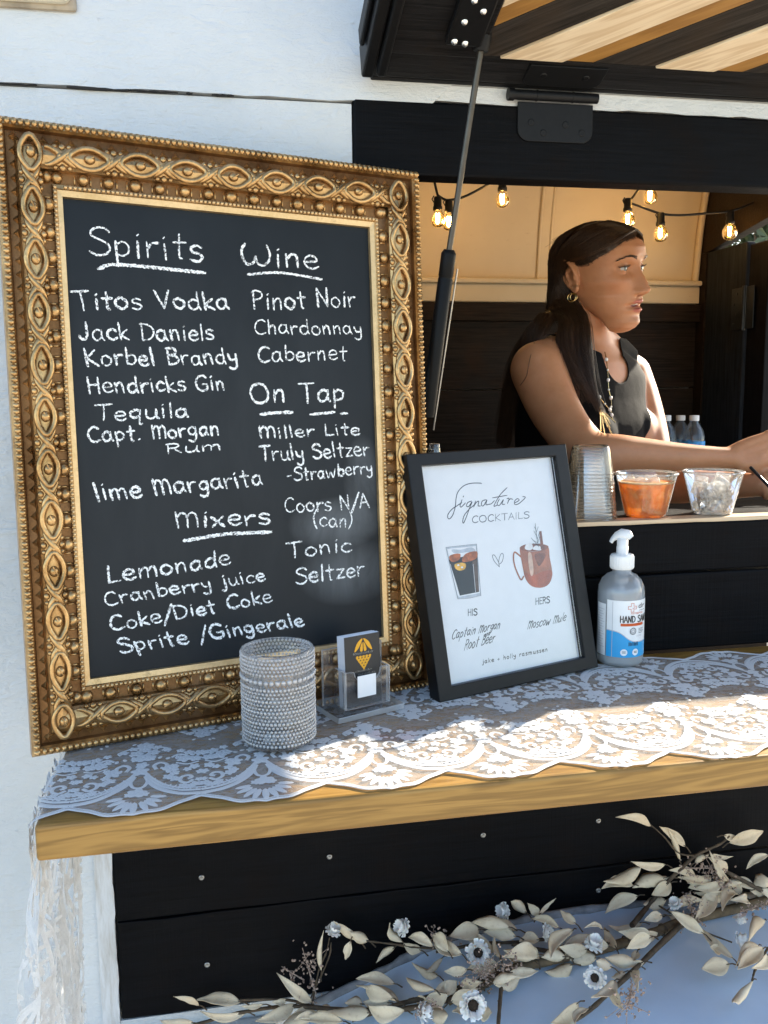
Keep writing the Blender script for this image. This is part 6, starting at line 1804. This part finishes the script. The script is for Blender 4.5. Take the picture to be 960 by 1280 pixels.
def strands(G, N, depth):
    C = [resamp(p, NS) for p in full(G)]
    hc = HM_ @ Vector((0, 0, .0))
    for s_ in range(N):
        f = SR_.random() * (len(C) - 1); i = min(int(f), len(C) - 2); t = f - i
        # keep apart the lock in front of the shoulder and the hair behind it
        if G is GN and i == 2: t = 0.32 * t if t < .5 else 1 - .32 * (1 - t)
        P = [a_.lerp(b_, t) for a_, b_ in zip(C[i], C[i + 1])]
        dd = SR_.random() ** 1.5 * depth; j1, j2 = SR_.uniform(-1, 1), SR_.uniform(-1, 1); ph = SR_.uniform(0, 6.28); stray = SR_.random() < .05
        cut = SR_.uniform(.80, 1.0); out = []
        for k in range(NS):
            u = k / (NS - 1)
            if u > cut: break
            p = P[k]; c_ = hc if k < NS * .5 else p + Vector((0, .08, 0))
            inward = (c_ - p).normalized()
            amp = (.0010 + .0050 * u) * (3.0 if stray else 1.0)
            out.append(p + inward * (dd * .8 - .0020) + Vector((j1 * amp + .0012 * math.sin(u * 9 + ph), j2 * amp, .4 * j1 * j2 * amp)))
        n = len(out)
        rr_ = SR_.uniform(.00030, .00058)
        cap_.tube(out, [rr_ * (1 - .75 * (k / (n - 1)) ** 3) for k in range(n)], 3, caps=False)
strands(GN, 4200, .012); strands(GFAR, 1500, .012)
# fine short hairs that soften the hairline
for s_ in range(900):
    th = SR_.uniform(-1.75, .75); z0 = hairline(th) + SR_.uniform(-.0050, .0040)
    p0 = head_surface(z0, th); dth = -.10 - .10 * SR_.random() if th < 0 else .10 + .10 * SR_.random()
    p1 = head_surface(z0 + SR_.uniform(.004, .012) * (1 if abs(th) < .9 else .4), th + dth * .5); p2 = head_surface(z0 + SR_.uniform(.006, .018) * (1 if abs(th) < .9 else .3), th + dth)
    up_ = Vector((0, 0, .0)); o1 = Vector((p1.x * .6, p1.y, .03)).normalized() * .0022; o2 = Vector((p2.x * .6, p2.y, .03)).normalized() * .0040
    cap_.tube([HM_ @ p0, HM_ @ (p1 + o1), HM_ @ (p2 + o2)], [.00016, .00022, .00018], 3, caps=False)
# loose hairs on the crown and along the shoulder
for s_ in range(50):
    a_ = SR_.uniform(-.06, .06); x = SR_.uniform(-.07, .06)
    z0 = math.sqrt(max(.0001, 1 - (x / .105) ** 2)) * .113
    p0 = HL(x, a_ * .4, z0 - .004); p1 = HL(x - .020, a_ * .6 - .01, z0 + SR_.uniform(.0, .005)); p2 = HL(x - .045, a_ - .02, z0 - SR_.uniform(.008, .022))
    cap_.tube(catmull([p0, p1, p2], 4), .00022, 3, caps=False)
for pts in ([(668, 428), (662, 450), (658, 470), (650, 482)], [(745, 500), (757, 522), (775, 535), (785, 533)]):
    P = []
    for (x, y) in pts:
        h = body_hit(x, y, .004); P.append(h if h else atY(x, y, .40))
    cap_.tube(catmull(P, 5), .0006, 4, caps=False)
cap_.build('hair', M_hair, person)
# ---- necklace
nb = MB(); bl = MB()
M_pearl = plain('pale_stone_beads', (.72, .70, .66), .2, var=.1, coat=.5); M_gold3 = plain('gold_chain', (.70, .50, .22), .25, 1.0)
for pts in ([(756, 440), (759, 456), (760, 472), (761, 487), (764, 500), (764, 514), (766, 526)], [(735, 462), (742, 480), (748, 494), (756, 505), (764, 514)]):
    P = [body_hit(x, y, .009) or atY(x, y, .40) for x, y in pts]; P = catmull(P, 5)
    nb.tube(P, .0009, 5)
    for k in range(3, len(P), 4): bl.ell(P[k], (.0034, .0034, .0042) if k % 8 == 3 else .0022, 9, 6)
nko = nb.build('necklace', M_gold3, person); bl.build('necklace_beads', M_pearl, nko)
tb = MB(); q = random.Random(9)
tp = body_hit(748, 506, .012) or atY(748, 506, .4)
for k in range(26):
    x, y = 764 + q.uniform(-14, 8), 533 + q.uniform(-6, 12); e_2 = body_hit(x, y, .010) or atY(x, y, .38)
    tb.tube([tp + Vector((q.uniform(-.004, .004), 0, q.uniform(-.004, .004))), tp.lerp(e_2, .5) + Vector((0, -.004, -.003)), e_2], .0006, 4)
tb.build('tassel', M_gold3, nko)
# ================================================================ string of bulbs under the roof
LY = .95
sl = thing('string_lights', 'black string of glowing clear globe bulbs hung along the cream ceiling', 'string lights', T(.95, LY, 1.95))
LI = sl.matrix_world.inverted()
M_cordb = plain('black_cord', (.010, .010, .010), .5, var=.1)
M_bulb = clear('amber_clear_bulb', (1.0, .93, .78), 1.45, .02, 1.2, haze=.04, hazecol=(1, .8, .4))
a = NM('warm_filament'); em = a.n('ShaderNodeEmission'); em.inputs[0].default_value = (1.0, .55, .16, 1); em.inputs[1].default_value = 55.0; a.l(em.outputs[0], a.out.inputs[0]); M_fil = a.m
BUL = [(547, 248, 0), (561, 252, .0), (628, 224, 0), (785, 250, 0), (813, 221, 0), (826, 268, 0), (913, 266, 0)]
def hp(px, py, dy=0.0): return LI @ atY(px, py, LY + dy)
b = MB()
for seg in ([(532, 175), (546, 240), (549, 246)], [(547, 244), (555, 249), (562, 250), (580, 246), (600, 236), (614, 228), (628, 223), (640, 216), (660, 196), (690, 176)], [(812, 219), (800, 234), (788, 250), (780, 251)], [(780, 251), (800, 258), (826, 267), (850, 269), (880, 267), (912, 264), (935, 256), (962, 243), (990, 225)], [(812, 219), (830, 200), (850, 185)]):
    b.tube(catmull([hp(*p) for p in seg], 5), .0030, 6)
b.build('cord', M_cordb, sl)
q = random.Random(1)
for (px, py, dy) in BUL:
    p = hp(px, py, dy)
    s = MB(); s.lathe([(.0001, .004), (.008, .004), (.0095, .001), (.0100, -.018), (.0115, -.020), (.0115, -.028), (.0001, -.028)], 14, T(p)); s.tube([p + Vector((-.009, 0, .006)), p + Vector((-.014, 0, -.002)), p + Vector((-.009, 0, -.010))], .0016, 5); so = s.build('socket', M_cordb, sl)
    g_ = MB(); g_.lathe([(.0080, -.026), (.0088, -.030), (.0140, -.035), (.0178, -.0425), (.0188, -.0500), (.0178, -.0575), (.0140, -.0645), (.0070, -.0685), (.0001, -.0690)], 22, T(p)); bo = g_.build('bulb', M_bulb, sl)
    f_ = MB()
    f_.tube([p + Vector((x, y_, z)) for x, y_, z in ((-.004, 0, -.034), (-.0035, 0, -.056), (0, .001, -.058), (.0035, 0, -.056), (.004, 0, -.034))], .0013, 6)
    f_.tube([p + Vector((0, .003, -.036)), p + Vector((.001, .003, -.055))], .0012, 6)
    f_.build('filament', M_fil, bo)
    ld = bpy.data.lights.new('bulb_light', 'POINT'); ld.energy = .75; ld.color = (1.0, .78, .52); ld.shadow_soft_size = .018
    lo_ = bpy.data.objects.new('bulb_light', ld); COL.objects.link(lo_); lo_.parent = bo; lo_.matrix_world = T(sl.matrix_world @ (p + Vector((0, 0, -.05))))
# ================================================================ shrubs outside the side door
def shrub(name, label, x, y, h, w_, seed, n, col):
    q = random.Random(seed)
    t_ = thing(name, label, 'shrub', T(x, y, 0))
    b = MB()
    for k in range(7):
        a_ = q.uniform(0, 6.28); b.tube([(0, 0, 0), (.15 * w_ * math.cos(a_), .15 * w_ * math.sin(a_), h * .4), (.4 * w_ * math.cos(a_), .4 * w_ * math.sin(a_), h * .85)], [.035, .022, .008], 6)
    b.build('branches', M_twig, t_)
    b = MB()
    for k in range(n):
        u, v_, z = q.gauss(0, .33) * w_, q.gauss(0, .33) * w_, h * (q.random() ** .8)
        s_ = q.uniform(.03, .07)
        X = T(u, v_, z) @ Matrix.Rotation(q.uniform(0, 6.28), 4, Vector((q.uniform(-1, 1), q.uniform(-1, 1), q.uniform(-1, 1))).normalized())
        b.add([(0, 0, 0), (s_, s_ * .4, .01), (s_ * 2, 0, 0), (s_, -s_ * .4, .01)], [(0, 1, 2, 3)], X)
    b.build('foliage', plain('shrub_leaf_%d' % seed, col, .6, var=.5, scale=6), t_)
shrub('shrub', 'tall green shrub outside the side door, seen through its gap', 3.7, 4.3, 3.1, 1.0, 5, 9000, (.07, .09, .035))
pt_ = MB(); pt_.box((2.26, 1.97, 0), (2.36, 2.10, 2.3)); 
tag(pt_.build('post', plain('pale_weathered_post', (.42, .38, .33), .8, var=.2, scale=12, bump=.3), bevel=.004), 'pale weathered wooden post outside the open side door', 'post')
